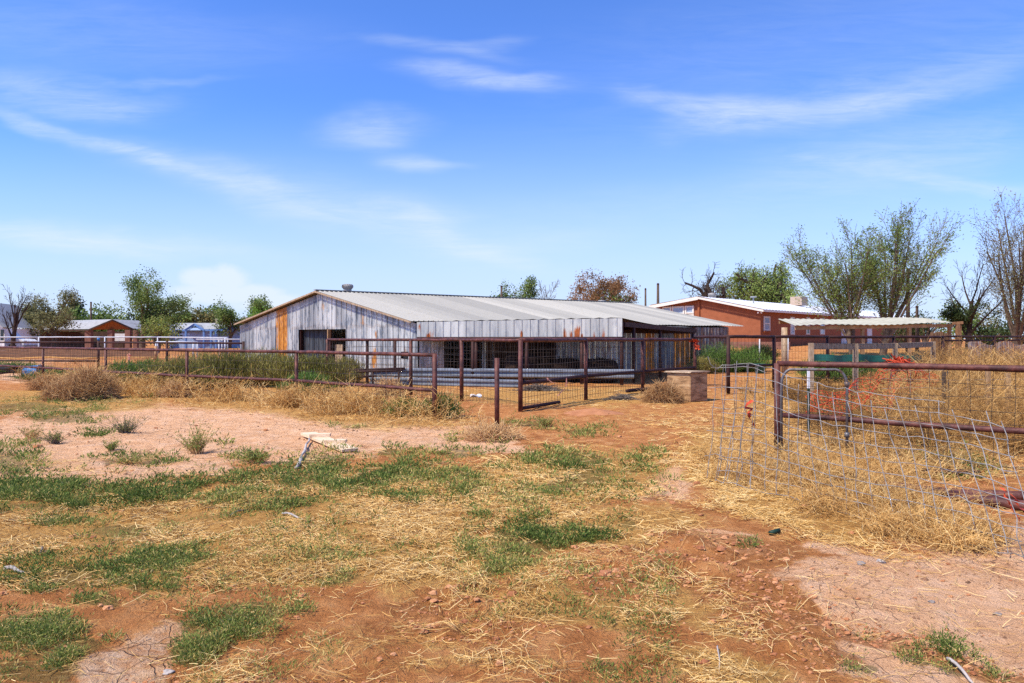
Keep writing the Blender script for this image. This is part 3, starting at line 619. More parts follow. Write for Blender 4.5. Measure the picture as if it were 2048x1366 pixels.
# ------------------------------------------------------------------ near right gate, wire panel, ribbons
A, B = np.array((3.53,9.08)), np.array((5.59,7.45)); B = A + (B-A)*1.7
f = thing('corral_gate', (*A, gzs(A)), 'large rusty brown pipe gate panel in the right foreground', 'gate panel')
for nm, z, r in (('top_rail', 1.217, .037), ('middle_rail', .535, .035)):
    k = 8; t = np.linspace(0, 1, k)[:, None]; P = np.r_[A, z] + (np.r_[B, z]-np.r_[A, z])*t; P[1:, 2] += R.normal(0, .003, k-1); Geo().tubes(P, r, 14, True).build(nm, MT['rust_pipe'], f, True)
for p in (A, B): Geo().pipe((*p, gzs(p)-.1), (*p, 1.22), .042, 14).build('post', MT['rust_pipe'], f, True)
g = Geo(); mesh_wires(g, A, B, .08, 1.19, .2, .15, .0032, .01); g.build('wire_mesh', MT['wire'], f)
# ground pipes below the panel
P0, P1 = Gp(1700, 977), Gp(2120, 1012)
g = Geo(); g.tubes(np.array([P0+(P1-P0)*t + np.array([0,0,.05+.012*math.sin(t*9)]) for t in np.linspace(0, 1, 8)]), .042, 12, True)
g.build('loose_pipe', MT['rust_pipe'], None, True, 'long rusty pipe lying on the ground below the large brown panel', 'pipe')
P0, P1 = Gp(1728, 946), Gp(1960, 955)
g = Geo(); g.tubes(np.array([P0+(P1-P0)*t + np.array([0,0,.05]) for t in np.linspace(0, 1, 6)]), .04, 12, True)
g.build('loose_pipe', MT['dark_pipe'], None, True, 'shorter dark pipe lying in the dry weeds behind the bent wire panel', 'pipe')
P0, P1 = Gp(1900, 1000), Gp(2110, 1030)
g = Geo(); g.tubes(np.array([P0+(P1-P0)*t + np.array([0,0,.05]) for t in np.linspace(0, 1, 6)]), .05, 12, True)
g.build('loose_pipe', MT['rust_pipe'], None, True, 'thick rusty pipe on bare pink dirt at the right picture edge', 'pipe')
# little arched gate
gx = [W(1563, 800, 8.75), W(1694, 800, 8.5)]
f = thing('walk_gate', (gx[0][0], gx[0][1], gzs(gx[0])), 'small grey arched pipe gate hung behind the brown panel', 'gate')
a, b = gx; zt = 1.16
P = [np.r_[a[:2], .08], np.r_[a[:2], zt-.22]]
for i in range(1, 6):
    an = i/6*math.pi/2; P.append(np.r_[a[:2] + (b-a)[:2]*.17*(1-math.cos(an)), zt-.2+.2*math.sin(an)])
for i in range(0, 6):
    an = math.pi/2*(1-i/6); P.append(np.r_[b[:2] - (b-a)[:2]*.17*(1-math.cos(an)), zt-.2+.2*math.sin(an)])
P += [np.r_[b[:2], zt-.22], np.r_[b[:2], .05]]
Geo().tubes(np.array(P), .017, 12, True).build('frame', MT['gate_grey'], f, True)
for z in (.98, .35): Geo().tubes(np.array([np.r_[b[:2], z-.03], np.r_[b[:2], z+.03]]), .03, 10, True).build('hinge', MT['gate_grey'], f, True)
g = Geo(); mesh_wires(g, a[:2]+(b-a)[:2]*.04, b[:2]-(b-a)[:2]*.04, .12, 1.05, .1, .1, .0022); g.build('wire_mesh', MT['wire'], f)
# bent wire panel: columns of the survey (top, foot)
cols = [(0, (2.26,7.32,1.27), (2.17,7.28,.03)), (.12, (2.52,7.1,1.26), (2.38,7.0,.03)), (.28, (2.72,6.75,1.17), (2.66,6.45,.04)), (.5, (3.05,6.25,1.11), (2.98,5.8,.03)),
        (.75, (3.42,5.75,1.03), (3.35,5.15,.03)), (1, (3.78,5.3,.95), (3.62,4.62,.03))]
ts = np.array([c[0] for c in cols]); TP = np.array([c[1] for c in cols]); FT = np.array([c[2] for c in cols])
def panel(u, v):
    a = np.array([np.interp(u, ts, FT[:, i]) for i in range(3)]); b = np.array([np.interp(u, ts, TP[:, i]) for i in range(3)])
    bow = .07*math.sin(math.pi*v)*math.sin(3*u*math.pi+1)
    return a + (b-a)*v + np.array([bow*.6, bow, .03*math.sin(9*u)*v])
g = Geo()
for i in range(23):
    u = i/22; top = 1 if u < .25 else 1-.12*(i % 3)*.4
    g.tubes(np.array([panel(u + .008*math.sin(i*5+v*4), v) + R.normal(0, .006, 3) for v in np.linspace(0, top, 9)]), .0033, 6)
for j, v in enumerate((0, .1, .19, .28, .37, .47, .58, .69, .80, .90, 1.0)):
    e = 1.0 if j > 1 else .95
    if v == 1.0: e = .84
    g.tubes(np.array([panel(u, v) + R.normal(0, .007, 3) for u in np.linspace(0, e, 26)]), .0033, 6)
# folded-back left end and hooked loose tips
for i in range(5):
    u = .02+.035*i; o = np.array([-.1+.02*i, .12, 0]); g.tubes(np.array([panel(u, v)+o+R.normal(0, .012, 3) for v in np.linspace(.02, 1, 8)]), .0033, 6)
for v in (.2, .42, .62, .8, .97):
    g.tubes(np.array([panel(u, v)+np.array([-.1+.4*u, .12, 0])+R.normal(0, .012, 3) for u in np.linspace(0, .2, 6)]), .0033, 6)
c = panel(0, 1.0); g.tubes(np.array([c, c+(-.06,0,-.05), c+(-.13,0,.0), c+(-.16,0,.09)]), .0035, 6)
g.build('wire_panel', MT['galv'], None, True, 'bent galvanised wire panel sagging in front of the brown pipe panel', 'wire panel')
def ribbon(P, w, m, name, label, cat='ribbon', seed=0):
    P = np.array(P, float); k = 14; t = np.linspace(0, 1, k); s0 = np.linspace(0, 1, len(P))
    Q = np.stack([np.interp(t, s0, P[:, i]) for i in range(3)], 1); rr = np.random.default_rng(seed)
    Q[1:-1] += rr.normal(0, w*.35, (k-2, 3)); an = np.cumsum(rr.normal(0, .5, k)); off = np.stack([np.cos(an), np.sin(an)*.6, .4*np.sin(an*.7)], 1)*w/2
    g = Geo(); g.grid(np.stack([Q-off, Q+off], 1)); return g.build(name, m, None, True, label, cat)
c = panel(.1, .7)
ribbon([c+(0,-.03,.02), c+(-.01,-.05,-.1), c+(.0,-.04,-.18), c+(.06,-.04,-.27)], .045, MT['orange'], 'orange_ribbon', 'orange ribbon knotted high on the left end of the bent wire panel', seed=3)
c = panel(.93, .42)
ribbon([c+(0,-.02,.02), c+(.08,-.06,-.06), c+(.17,-.08,-.16), c+(.22,-.1,-.3)], .035, MT['orange'], 'orange_ribbon', 'frayed red orange ribbon tied near the right end of the bent wire panel', seed=5)
ribbon([c+(.02,-.02,-.02), c+(.05,-.05,-.12), c+(.11,-.05,-.22)], .018, MT['orange'], 'orange_ribbon', 'thin orange strand dangling beside the frayed ribbon at the right edge', seed=8)
# pink twine on the pen fence and knot
c = W(1133, 760, 15.9)
ribbon([c+(0,0,.05), c+(0,-.03,-.12), c+(-.12,-.05,-.28), c+(-.22,-.05,-.36)], .03, MT['pink'], 'pink_ribbon', 'pale pink ribbon hanging from the pen fence middle rail', seed=11)
c = W(1093, 757, 15.4)
ribbon([c+(0,0,.03), c+(.06,-.03,-.05), c+(.2,-.03,-.09)], .03, MT['pink'], 'pink_ribbon', 'short pink ribbon wrapped on the pen fence, left of the hanging one', seed=12)
c = W(1386, 684, 22.2)
ribbon([c+(-.12,-.05,.06), c+(.05,-.06,.1), c+(.14,-.06,-.05), c+(.12,-.05,-.25), c+(.0,-.05,-.1)], .13, MT['orange'], 'orange_rag', 'bunched orange netting rag tied on the far corner of the pen fence', 'rag', seed=21)

# orange safety netting draped in the dry lot
def netting():
    g = Geo(); U, V = 34, 13
    top = np.array([W(1612, 792, 12.2), W(1690, 775, 12.4), W(1755, 745, 12.8), W(1800, 716, 13.2), W(1850, 742, 13.5)])
    bot = np.array([W(1620, 830, 11.8), W(1700, 825, 11.9), W(1770, 815, 12.2), W(1815, 785, 12.8), W(1880, 765, 13.2)])
    t = np.linspace(0, 1, 5)
    def pt(u, v):
        a = np.array([np.interp(u, t, top[:, i]) for i in range(3)]); b = np.array([np.interp(u, t, bot[:, i]) for i in range(3)])
        return a + (b-a)*v + np.array([.04*math.sin(u*31+v*5), .1*math.sin(u*17+v*9), .05*math.sin(u*23+v*7)]) + R.normal(0, .012, 3)
    for i in range(U): g.tubes(np.array([pt(i/(U-1), v) for v in np.linspace(0, 1, 9)]), .0055, 4)
    for j in range(V): g.tubes(np.array([pt(u, j/(V-1)) for u in np.linspace(0, 1, 40)]), .0055, 4)
    c = W(1800, 728, 13.1)
    for k in range(16): g.tubes(np.array([c+R.normal(0, .09, 3)*np.array([1.6,1,1]) for _ in range(6)]), .012, 4)
    g.build('safety_netting', MT['orange'], None, True, 'orange plastic safety netting slumped over the dry weeds behind the brown panel', 'netting')
netting()
# steel T post
a = W(1617, 738, 10.6); g0 = np.r_[a[:2], gzs(a)]
f = thing('steel_post', g0, 'green steel fence post with a white tip behind the small arched gate', 'post')
Geo().bar(g0-(0,0,.05), np.r_[a[:2], a[2]-.3], .035, .02, up=(0,1,0)).build('shaft', MT['tpost'], f)
Geo().bar(np.r_[a[:2], a[2]-.3], a, .037, .022, up=(0,1,0)).build('tip', MT['white'], f)
# wooden mesh frame
wf = [np.array(W(1622, 686, 16.5)), np.array(W(1711, 687, 17.6)), np.array(W(1790, 686, 18.8)), np.array(W(1866, 683, 20.2))]
f = thing('wooden_fence', (*wf[0][:2], gzs(wf[0])), 'weathered wooden fence frame with fine wire mesh inside the dry lot', 'fence')
for a, b in zip(wf[:-1], wf[1:]): Geo().bar(a+(b-a)*.01-(0,0,.08), b-(b-a)*.01-(0,0,.08), .05, .15).build('rail', MT['grey_wood'], f)
for p in wf: Geo().bar((p[0], p[1], gzs(p)-.05), (p[0], p[1], p[2]+.0), .10, .10, up=(0,1,0)).build('post', MT['grey_wood'], f)
g = Geo()
for a, b in zip(wf[:-1], wf[1:]): mesh_wires(g, a[:2]+(0,-.06), b[:2]+(0,-.06), .1, a[2]-.02, .06, .12, .002)
g.build('wire_mesh', MT['wire'], f)
# second grid of panels in the field on the far right
fa, fb = np.array((5.9,10.9)), np.array((9.0,11.0))
f = thing('field_fence', (*fa, gzs(fa)), 'thin wire grid fence on wooden stakes standing in the tall dry weeds', 'fence')
g = Geo(); mesh_wires(g, fa, fb, .1, 1.05, .3, .15, .003, .01); g.build('wire_mesh', MT['galv'], f)
for px, D, z in ((1977, 10.8, 1.07), (2017, 10.9, 1.0), (1888, 10.95, 1.02)): p = GD(px, D); Geo().bar(p-(0,0,.05), (p[0], p[1], z), .045, .045, up=(0,1,0)).build('stake', MT['tan_wood'] if px != 1888 else MT['pole'], f)
# teal strips
a, b = W(1624, 716, 20.5), W(1845, 716, 21.2)
g = Geo(); k = 24; V = np.array([[(a+(b-a)*t)+np.array([0, .06*math.sin(t*26), -.10*s_+.02*math.sin(t*19)]) for s_ in (-1, 1)] for t in np.linspace(0, 1, k)]); g.grid(V)
g.grid(V[::-1]+np.array([0,.02,0])); g.build('teal_tarp', MT['teal'], None, True, 'strip of teal tarp along the foot of the cross fence', 'tarp')
p = GD(1519, 30); c = np.array([p[0], p[1], p[2]+.32])
f = thing('teal_tub', (p[0], p[1], p[2]), 'small teal plastic tub on the dry ground left of the near gate', 'tub')
g = Geo(); a_ = np.linspace(0, 2*math.pi, 25)[:-1]; prof = [(.0, p[2]+.02), (.16, p[2]+.02), (.22, c[2]+.09), (.25, c[2]+.10), (.25, c[2]+.07), (.215, c[2]+.08), (.15, p[2]+.05), (.0, p[2]+.05)]
V = np.array([[(p[0]+r*1.2*math.cos(t), p[1]+r*math.sin(t), z) for t in np.r_[a_, a_[0]]] for r, z in prof]); g.grid(V); g.build('shell', MT['teal'], f, True)
Geo().tubes(np.array([(p[0]+.3*math.cos(t), p[1]+.25*math.sin(t), c[2]+.095) for t in np.linspace(0, 2*math.pi, 25)]), .012, 6).build('rim', MT['teal'], f, True)

# ------------------------------------------------------------------ the barn
A3, B3 = np.array([-7.94, 28.4, 3.48]), np.array([6.54, 38.3, 3.48])
C3, T3 = np.array([-3.46, 25.0, 2.14]), np.array([11.3, 34.0, 2.15])
E3, F3 = np.array([3.63, 22.5, 2.21]), np.array([8.46, 32.0, 2.06])
L3 = np.array([-12.75, 32.0, 2.20]); K3 = np.array([1.75, 41.8, 2.20])
def rib(s, pitch, h):                                   # trapezoid rib profile along s (metres)
    f = (s/pitch) % 1.0; return h*np.clip((.5-np.abs(f-.5)-.40)/.07, 0, 1)
def wall(g, P, Q, ztop, zbot=None, pitch=.3, h=.022, rows=14, holes=(), rust=None, sheet=.9, seed=0, out=None, tone=None, lap=None):
    """ribbed sheet wall along plan line P-Q; ztop(t), holes in t/z, rust(t, z) -> 0..1"""
    rr = np.random.default_rng(seed); P, Q = np.array(P[:2], float), np.array(Q[:2], float); L = np.linalg.norm(Q-P); d = (Q-P)/L; nrm = np.array([d[1], -d[0]])
    if out is not None and np.dot(nrm, out) < 0: nrm = -nrm
    base = np.array([0, .33, .36, .40, .47, .53, .60, .64, .67, .999])*pitch
    s = np.concatenate([base + i*pitch for i in range(int(L/pitch)+1)]); s = np.unique(np.r_[np.clip(s, 0, L), [x*L for hh in holes for x in hh[:2]]])
    off = rib(s, pitch, h) + np.where((s/sheet).astype(int) % 2 == 0, .004, 0)
    t = s/L; zt = np.array([ztop(x) for x in t]); xy = P[None] + d[None]*s[:, None]
    zb = np.array([gz0(*p) - .05 for p in xy]) if zbot is None else np.full(len(s), zbot)
    v = np.linspace(0, 1, rows+1)
    Z = zb[:, None] + (zt-zb)[:, None]*v[None]
    for hh in holes:                                    # snap a row to the head of each opening
        j = np.argmin(np.abs(v*(hh[3]-zb.mean())/(hh[3]-zb.mean()) - (hh[3]-zb.mean())/(zt.mean()-zb.mean())))
        ins = (t >= hh[0]-1e-9) & (t <= hh[1]+1e-9); jj = int(round((hh[3]-zb.mean())/(zt[ins].mean()-zb.mean())*rows)); Z[ins, jj] = hh[3]
    bow = .012*np.sin(s*1.7+seed)
    V = np.zeros((len(s), rows+1, 3)); V[:, :, :2] = (xy + nrm[None]*(off+bow)[:, None])[:, None]; V[:, :, 2] = Z
    sh = rr.random(int(L/sheet)+3); sh2 = rr.random(int(L/sheet)+3); tint = np.repeat(np.clip(sh[(s/sheet).astype(int)]*.75+.2 + .12*rr.normal(size=len(s)), 0, 1)[:, None], rows+1, 1)
    if lap: up = Z > lap+.02; tint = np.where(up, np.clip(sh2[((s+sheet*.4)/sheet).astype(int)]*.8+.15, 0, 1)[:, None], tint); V[:, :, :2] += np.where(up, .014, 0)[:, :, None]*nrm[None, None]
    if tone is not None: tint = tint*.5 + tone*.5
    rs = np.zeros((len(s), rows+1))
    if rust is not None: rs = np.array([[rust(a, z) for z in zz] for a, zz in zip(t, Z)])
    i = np.arange(len(s)*(rows+1)).reshape(len(s), rows+1)
    ok = np.ones((len(s)-1, rows), bool); tm = (t[:-1]+t[1:])/2; zm = (Z[:-1, :-1]+Z[1:, 1:])/2
    for hh in holes: ok &= ~((tm[:, None] > hh[0]) & (tm[:, None] < hh[1]) & (zm > hh[2]) & (zm < hh[3]))
    q = np.stack([i[:-1, :-1], i[1:, :-1], i[1:, 1:], i[:-1, 1:]], -1)[ok]
    g.add(V.reshape(-1, 3), q, tint=tint.ravel(), rust=rs.ravel()); return g
def tcol(P, Q, px):
    p = on_line(np.array(P[:2]), np.array(Q[:2]), px); return np.linalg.norm(p-P[:2])/np.linalg.norm(Q[:2]-P[:2])
barn = thing('metal_barn', (*C3[:2], 0), 'long low barn clad in weathered galvanised sheets with rust streaks, mid picture', 'barn')
ta = np.linalg.norm(A3[:2]-L3[:2])/np.linalg.norm(C3[:2]-L3[:2])
def gtop(t):
    return (L3[2]-.05 + (A3[2]-L3[2])*t/ta if t < ta else A3[2]-.05 + (C3[2]-A3[2])*(t-ta)/(1-ta))
d0, d1, d2 = tcol(L3, C3, 597), tcol(L3, C3, 656), tcol(L3, C3, 692)
w0, w1 = tcol(L3, C3, 802), tcol(L3, C3, 817)
o0, o1 = tcol(L3, C3, 556), tcol(L3, C3, 572.5)
rst = [(tcol(L3, C3, px), z, w, hh, a) for px, z, w, hh, a in ((725,2.15,.006,.2,.45),(752,1.7,.006,.22,.5),(749,.75,.009,.5,.7),(726,2.45,.006,.14,.4),(648,2.9,.01,.3,.35),(810,.9,.006,.4,.35),(700,1.2,.004,.2,.25),(585,2.3,.005,.2,.3))]
def gr(t, z):
    r = .60 if o0 < t < o1 else 0
    if abs(t-o0-.002) < .012 or abs(t-o1) < .012: r = max(r, .42)
    for a, zz, w, hh, s_ in rst: r = max(r, s_*math.exp(-((t-a)/w/1.6)**2 - ((z-zz)/hh)**2))
    return r + (.10 if z < .5 else 0)
g = Geo(); wall(g, L3, C3, gtop, None, .3, .03, 22, [(d0, d2, -1, 1.93), (w0, w1, .80, 1.06)], gr, .6, 3, np.array([-.6,-.8]), lap=2.0)
gw = g.build('gable_wall', MT['wall_metal'], barn)
# back skin of the gable so that it reads as sheet on a frame, then the door leaf and jambs
nin = np.array([.6, .8])
Lp = lambda t, k=0: L3[:2] + (C3[:2]-L3[:2])*t + nin*k
g = Geo(); wall(g, Lp(d0, .25), Lp(d1, .25), lambda t: 1.93, None, .3, .03, 8, (), lambda t, z: .2, .3, 8, np.array([-.6,-.8])); g.build('door', MT['shaded_sheet'], barn)
g = Geo()
for t in (d0, d1, d2): g.bar(np.r_[Lp(t, .12), 0.], np.r_[Lp(t, .12), 1.95], .10, .10, up=(.8,-.6,0))
g.bar(np.r_[Lp(d0, .1), 1.98], np.r_[Lp(d2, .1), 1.98], .08, .1); g.build('door_frame', MT['dark_pipe'], barn)
p = Lp(d1+.004, .02); Geo().bar(np.r_[p, 1.55], np.r_[p, 1.93], .16, .05, up=(.8,-.6,0)).build('jamb_block', MT['tan_wood'], barn)
p, q = Lp(d1+.008, .3), Lp((d1+d2)/2, .3); Geo().bar(np.r_[p, .75], np.r_[q, .75], .04, 1.1).build('stall_board', MT['grey_wood'], barn)
g = Geo(); g.bar(np.r_[Lp(w0, .10), .93], np.r_[Lp(w1, .10), .93], .03, .3); g.build('vent_shade_panel', MT['dark_pane_and_shade'], barn)  # dark panel behind the vent hole, painted in place of its shade

# roofs
def roof(g, R0, R1, E0, E1, n, pitch_n, h=.025, seed=1, wave=False, rows=7):
    rr = np.random.default_rng(seed); base = np.array([0, .38, .42, .47, .53, .58, .62])
    if wave: base = np.linspace(0, 1, 7)[:-1]
    u = np.r_[(np.arange(pitch_n)[:, None] + base[None]).ravel()/pitch_n, 1.0]
    o = h*np.clip((.5-np.abs((u*pitch_n) % 1-.5)-.38)/.08, 0, 1) if not wave else h*.5*np.sin(2*math.pi*u*pitch_n)
    v = np.linspace(0, 1, rows); a = R0+(R1-R0)*u[:, None]; b = E0+(E1-E0)*u[:, None]
    V = a[:, None] + (b-a)[:, None]*v[None, :, None]; nr = np.cross(R1-R0, E0-R0); nr /= np.linalg.norm(nr); nr = nr if nr[2] > 0 else -nr
    V = V + nr[None, None]*o[:, None, None]; V[:, :, 2] += .012*np.sin(u*37)[:, None]*v[None]
    sh = rr.random(40); tint = np.repeat((.55+.45*sh[(u*24).astype(int)])[:, None], rows, 1)
    g.grid(V, tint=tint, rust=np.repeat((.0+.12*(rr.random(40) > .72))[(u*24).astype(int)][:, None], rows, 1)*np.linspace(.6, 1, rows)[None])
ov = np.array([-.42, -.30, 0])/.52*.28                    # overhang past the gable
rd = (B3-A3)/np.linalg.norm(B3-A3)
g = Geo(); roof(g, A3-rd*.25+(0,0,.05), B3+rd*.2+(0,0,.05), C3-rd*.25+(0,0,.04), T3+rd*.45+(0,0,.02), 0, 92, .03, 5)
rf = g.build('roof', MT['roof_metal'], barn)
g = Geo(); roof(g, A3-rd*.25+(0,0,.052), B3+rd*.2+(0,0,.052), L3-rd*.25+(0,0,.04), K3+rd*.2+(0,0,.02), 0, 92, .03, 6); g.build('roof', MT['roof_metal'], barn)
# ridge cap with closure teeth, verge trims
g = Geo(); g.bar(A3-rd*.28+(0,0,.085), B3+rd*.22+(0,0,.085), .26, .03, tint=.5, rust=0); g.build('ridge_cap', MT['roof_metal'], barn)
g = Geo(); g.bar(A3-rd*.27+(0,0,.01), C3-rd*.27+(0,0,.0), .03, .065); g.bar(A3-rd*.27+(0,0,.01), L3-rd*.27+(0,0,.0), .03, .065); g.build('verge_board', MT['grey_wood'], barn)
# lean-to on posts
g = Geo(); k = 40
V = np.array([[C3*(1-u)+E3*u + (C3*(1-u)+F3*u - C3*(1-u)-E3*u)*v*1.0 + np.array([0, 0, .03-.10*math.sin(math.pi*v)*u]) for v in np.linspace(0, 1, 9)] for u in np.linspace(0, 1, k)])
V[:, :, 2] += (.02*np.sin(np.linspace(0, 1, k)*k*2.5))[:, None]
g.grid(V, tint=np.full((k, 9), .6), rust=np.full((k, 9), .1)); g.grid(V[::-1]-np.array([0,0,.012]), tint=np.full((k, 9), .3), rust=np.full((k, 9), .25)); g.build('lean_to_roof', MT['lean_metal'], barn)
fr = [(tcol(C3, E3, px), z, w, hh, a) for px, z, w, hh, a in ((841,2.0,.010,.10,.5),(838,1.65,.008,.12,.55),(858,1.62,.010,.12,.7),(867,1.68,.010,.2,.75),(1044,1.66,.009,.14,.7),(1131,1.72,.011,.2,.7),
      (1143,1.66,.008,.15,.55),(1152,1.72,.016,.24,.8),(1158,1.85,.010,.16,.6),(1164,1.64,.008,.1,.6),(1189,1.66,.007,.2,.5),(1207,1.66,.008,.2,.65),(1240,1.65,.008,.15,.5),(1095,1.6,.004,.1,.4),(1228,1.75,.004,.2,.35))]
def frs(t, z):
    r = .0
    for a, zz, w, hh, s_ in fr: r = max(r, s_*math.exp(-((t-a)/w/.8)**2 - ((z-zz)/hh/(1.0 if z > zz else 3))**2))
    return r
g = Geo(); wall(g, C3+(-.02,-.03,0), E3+(0,-.03,0), lambda t: 2.15+.07*t, 1.585, .30, .028, 12, (), frs, .9, 12, np.array([-.3,-1.]), tone=.62); g.build('fascia', MT['fascia_metal'], barn)
g = Geo(); g.tubes(np.array([C3[:2].tolist()+[1.565], E3[:2].tolist()+[1.565]])+np.array([0,-.05,0]), .045, 8, True); g.build('beam', MT['dark_pipe'], barn, True)
g = Geo(); a, b = on_line(C3[:2], T3[:2], 1200), F3[:2]; g.bar(np.r_[a-(0,.3), 1.92], np.r_[b-(0,.3), 1.90], .10, .26); g.bar(np.r_[E3[:2]+(.1,.2), 2.02], np.r_[F3[:2]+(.1,-.2), 1.9], .08, .16)
g.bar(np.r_[E3[:2]*.5+F3[:2]*.5, 2.0], np.r_[C3[:2]*.4+F3[:2]*.6, 1.98], .08, .14); g.build('beam', MT['dark_pipe'], barn)
def bpost(x, y, z1, r=.06): Geo().pipe((x, y, gz0(x, y)-.1), (x, y, z1), r).build('post', MT['dark_pipe'], barn, True)
for px in (952, 1054, 1164, 1244): p = on_line(C3[:2], E3[:2], px); bpost(p[0], p[1]+.05, 1.55 if px != 1244 else 2.1)
p = on_line(E3[:2], F3[:2], 1267); bpost(p[0], p[1], 2.1)
p = on_line(E3[:2], F3[:2], 1320); bpost(p[0], p[1], 2.05)
bpost(F3[0], F3[1], 2.0, .07)
# wall under the lean-to: sheet, dark opening, boards, sheets
nin2 = np.array([-.52, .855]); Cw, Tw = C3[:2]+nin2*.05, T3[:2]+nin2*.05
seg = lambda px: on_line(Cw, Tw, px)
for px0, px1, sd_, ru_ in ((838, 888, 21, lambda t, z: .05), (964, 976, 23, lambda t, z: .1), (982, 992, 24, lambda t, z: .1), (1104, 1236, 22, lambda t, z: .35*vnoise(np.array([t*40]), np.array([z]))[0]), (1236.3, 1386, 25, lambda t, z: .5 if .34 < t < .46 or t > .72 else .1)):
    g = Geo(); wall(g, seg(px0), seg(px1), lambda t: 2.05, None, .3, .03, 10, (), ru_, .6, sd_, np.array([.5,-.86])); g.build('side_wall', MT['wall_metal'], barn)
g = Geo(); wall(g, seg(1387), seg(1457), lambda t: 2.08, None, .22, .025, 10, (), lambda t, z: .55*vnoise(np.array([t*13]), np.array([.5]))[0]+.05, .35, 31, np.array([.5,-.86]), tone=.4); g.build('side_wall', MT['mixed_boards'], barn)
g = Geo()
pa, pb = seg(996), seg(1104)
for i in range(16):
    t = (i+.5)/16; p = pa+(pb-pa)*t; g.box((*p, .98+.03*R.normal()), (*((pb-pa)/16*.48), 0), (*(nin2*.02), 0), (0, 0, 1.0))
for px in (978, 993): p = seg(px); g.box((*p, 1.0), (.1, .06, 0), (-.02,.03,0), (0,0,1.02))
g.build('board_wall', MT['dark_wood'], barn)
g = Geo(); p = seg(1457); e = np.array([B3[0]*.45+T3[0]*.55, B3[1]*.45+T3[1]*.55]); wall(g, p, (2*K3[:2]+ 0*p)*.5, lambda t: 2.1+1.3*min(t, 1-t)*2, None, .3, .03, 6, (), None, .9, 41); wall(g, K3[:2], L3[:2], lambda t: 2.15, None, .3, .03, 6, (), None, .9, 42)
g.build('rear_wall', MT['wall_metal'], barn)
# turbine ventilator and flue on the ridge
def lathe(g, c, prof, n=24, **at):
    a = np.linspace(0, 2*math.pi, n+1); g.grid(np.array([[(c[0]+r*math.cos(t), c[1]+r*math.sin(t), c[2]+z) for t in a] for r, z in prof]), **{k: np.full((len(prof), n+1), v) for k, v in at.items()}); return g
p = on_line(A3[:2], B3[:2], 697); c = np.r_[p+np.array([-.1,.25]), 3.45]
v = Geo(); lathe(v, c, [(.17,-.1),(.17,.22)]); vo = v.build('turbine_vent', MT['galv'], barn, True)
g = Geo()
for i in range(20):
    a = i/20*2*math.pi; P = np.array([[c[0]+r*math.cos(a+dz*1.6), c[1]+r*math.sin(a+dz*1.6), c[2]+.22+dz] for r, dz in ((.17,0),(.23,.07),(.235,.14),(.19,.2))])
    T_ = np.array([-math.sin(a), math.cos(a), 0])*.045; g.grid(np.stack([P-T_, P+T_+np.array([.0,.0,0])], 1))
lathe(g, c, [(.001,.45),(.10,.44),(.21,.41),(.22,.39),(.001,.38)]); lathe(g, c, [(.15,.2),(.15,.4)])
g.build('turbine_head', MT['galv'], vo, True)
p = on_line(A3[:2], B3[:2], 1205); lathe(Geo(), np.r_[p+np.array([0,.3]), 3.45], [(.16,-.1),(.16,.10),(.22,.11),(.2,.2),(.001,.22)]).build('flue', MT['galv'], barn, True)

# ------------------------------------------------------------------ things around the pen
def wbeam(P, Q, zc, hh, name, label, grp):
    P, Q = np.array(P), np.array(Q); d = (Q-P)/np.linalg.norm(Q-P); nrm = np.array([d[1], -d[0]]); k = 12
    prof = [(-.5,.0),(-.46,.02),(-.36,.08),(-.2,.08),(-.08,.01),(.08,.01),(.2,.08),(.36,.08),(.46,.02),(.5,.0)]
    V = np.array([[[*(P+(Q-P)*t + nrm*o*.9), zc[0]+(zc[1]-zc[0])*t + z*hh] for z, o in prof] for t in np.linspace(0, 1, k)])
    g = Geo(); g.grid(V); g.grid((V-np.r_[nrm*.006, 0])[::-1]); return g.build(name, MT['guard'], None, False, label, 'guard rail', grp)
a, b = GD(742, 23.2), GD(1268, 21.7); m_ = GD(1043, 21.6)
wbeam(a[:2], b[:2], (.40,.42), .30, 'guard_rail', 'long galvanised guard rail beam, uppermost of the stack in front of the barn', 'guard rail beams stacked before the barn')
wbeam(a[:2]-(0,.12), m_[:2]-(0,.15), (.12,.12), .26, 'guard_rail', 'shorter galvanised guard rail beam, lowest of the stack in front of the barn', 'guard rail beams stacked before the barn')
f = thing('pipe_feeder', GD(690, 22.6), 'low rusty pipe feed rack left of the guard rail beams', 'rack')
a, b = W(658, 745, 22.8), W(805, 741, 22.4)
g = Geo(); g.pipe(a, b, .04); g.pipe(a+(0,.5,.04), b+(0,.5,.05), .035); Geo
g.build('top_rail', MT['dark_pipe'], f, True); Geo().pipe(a-(0,0,.18), a*.35+b*.65-(0,0,.16), .035).build('lower_rail', MT['dark_pipe'], f, True)
for t in (.03, .3, .6, .95):
    p = a+(b-a)*t; Geo().pipe((p[0], p[1], gzs(p)-.02), p, .035).build('leg', MT['dark_pipe'], f, True)
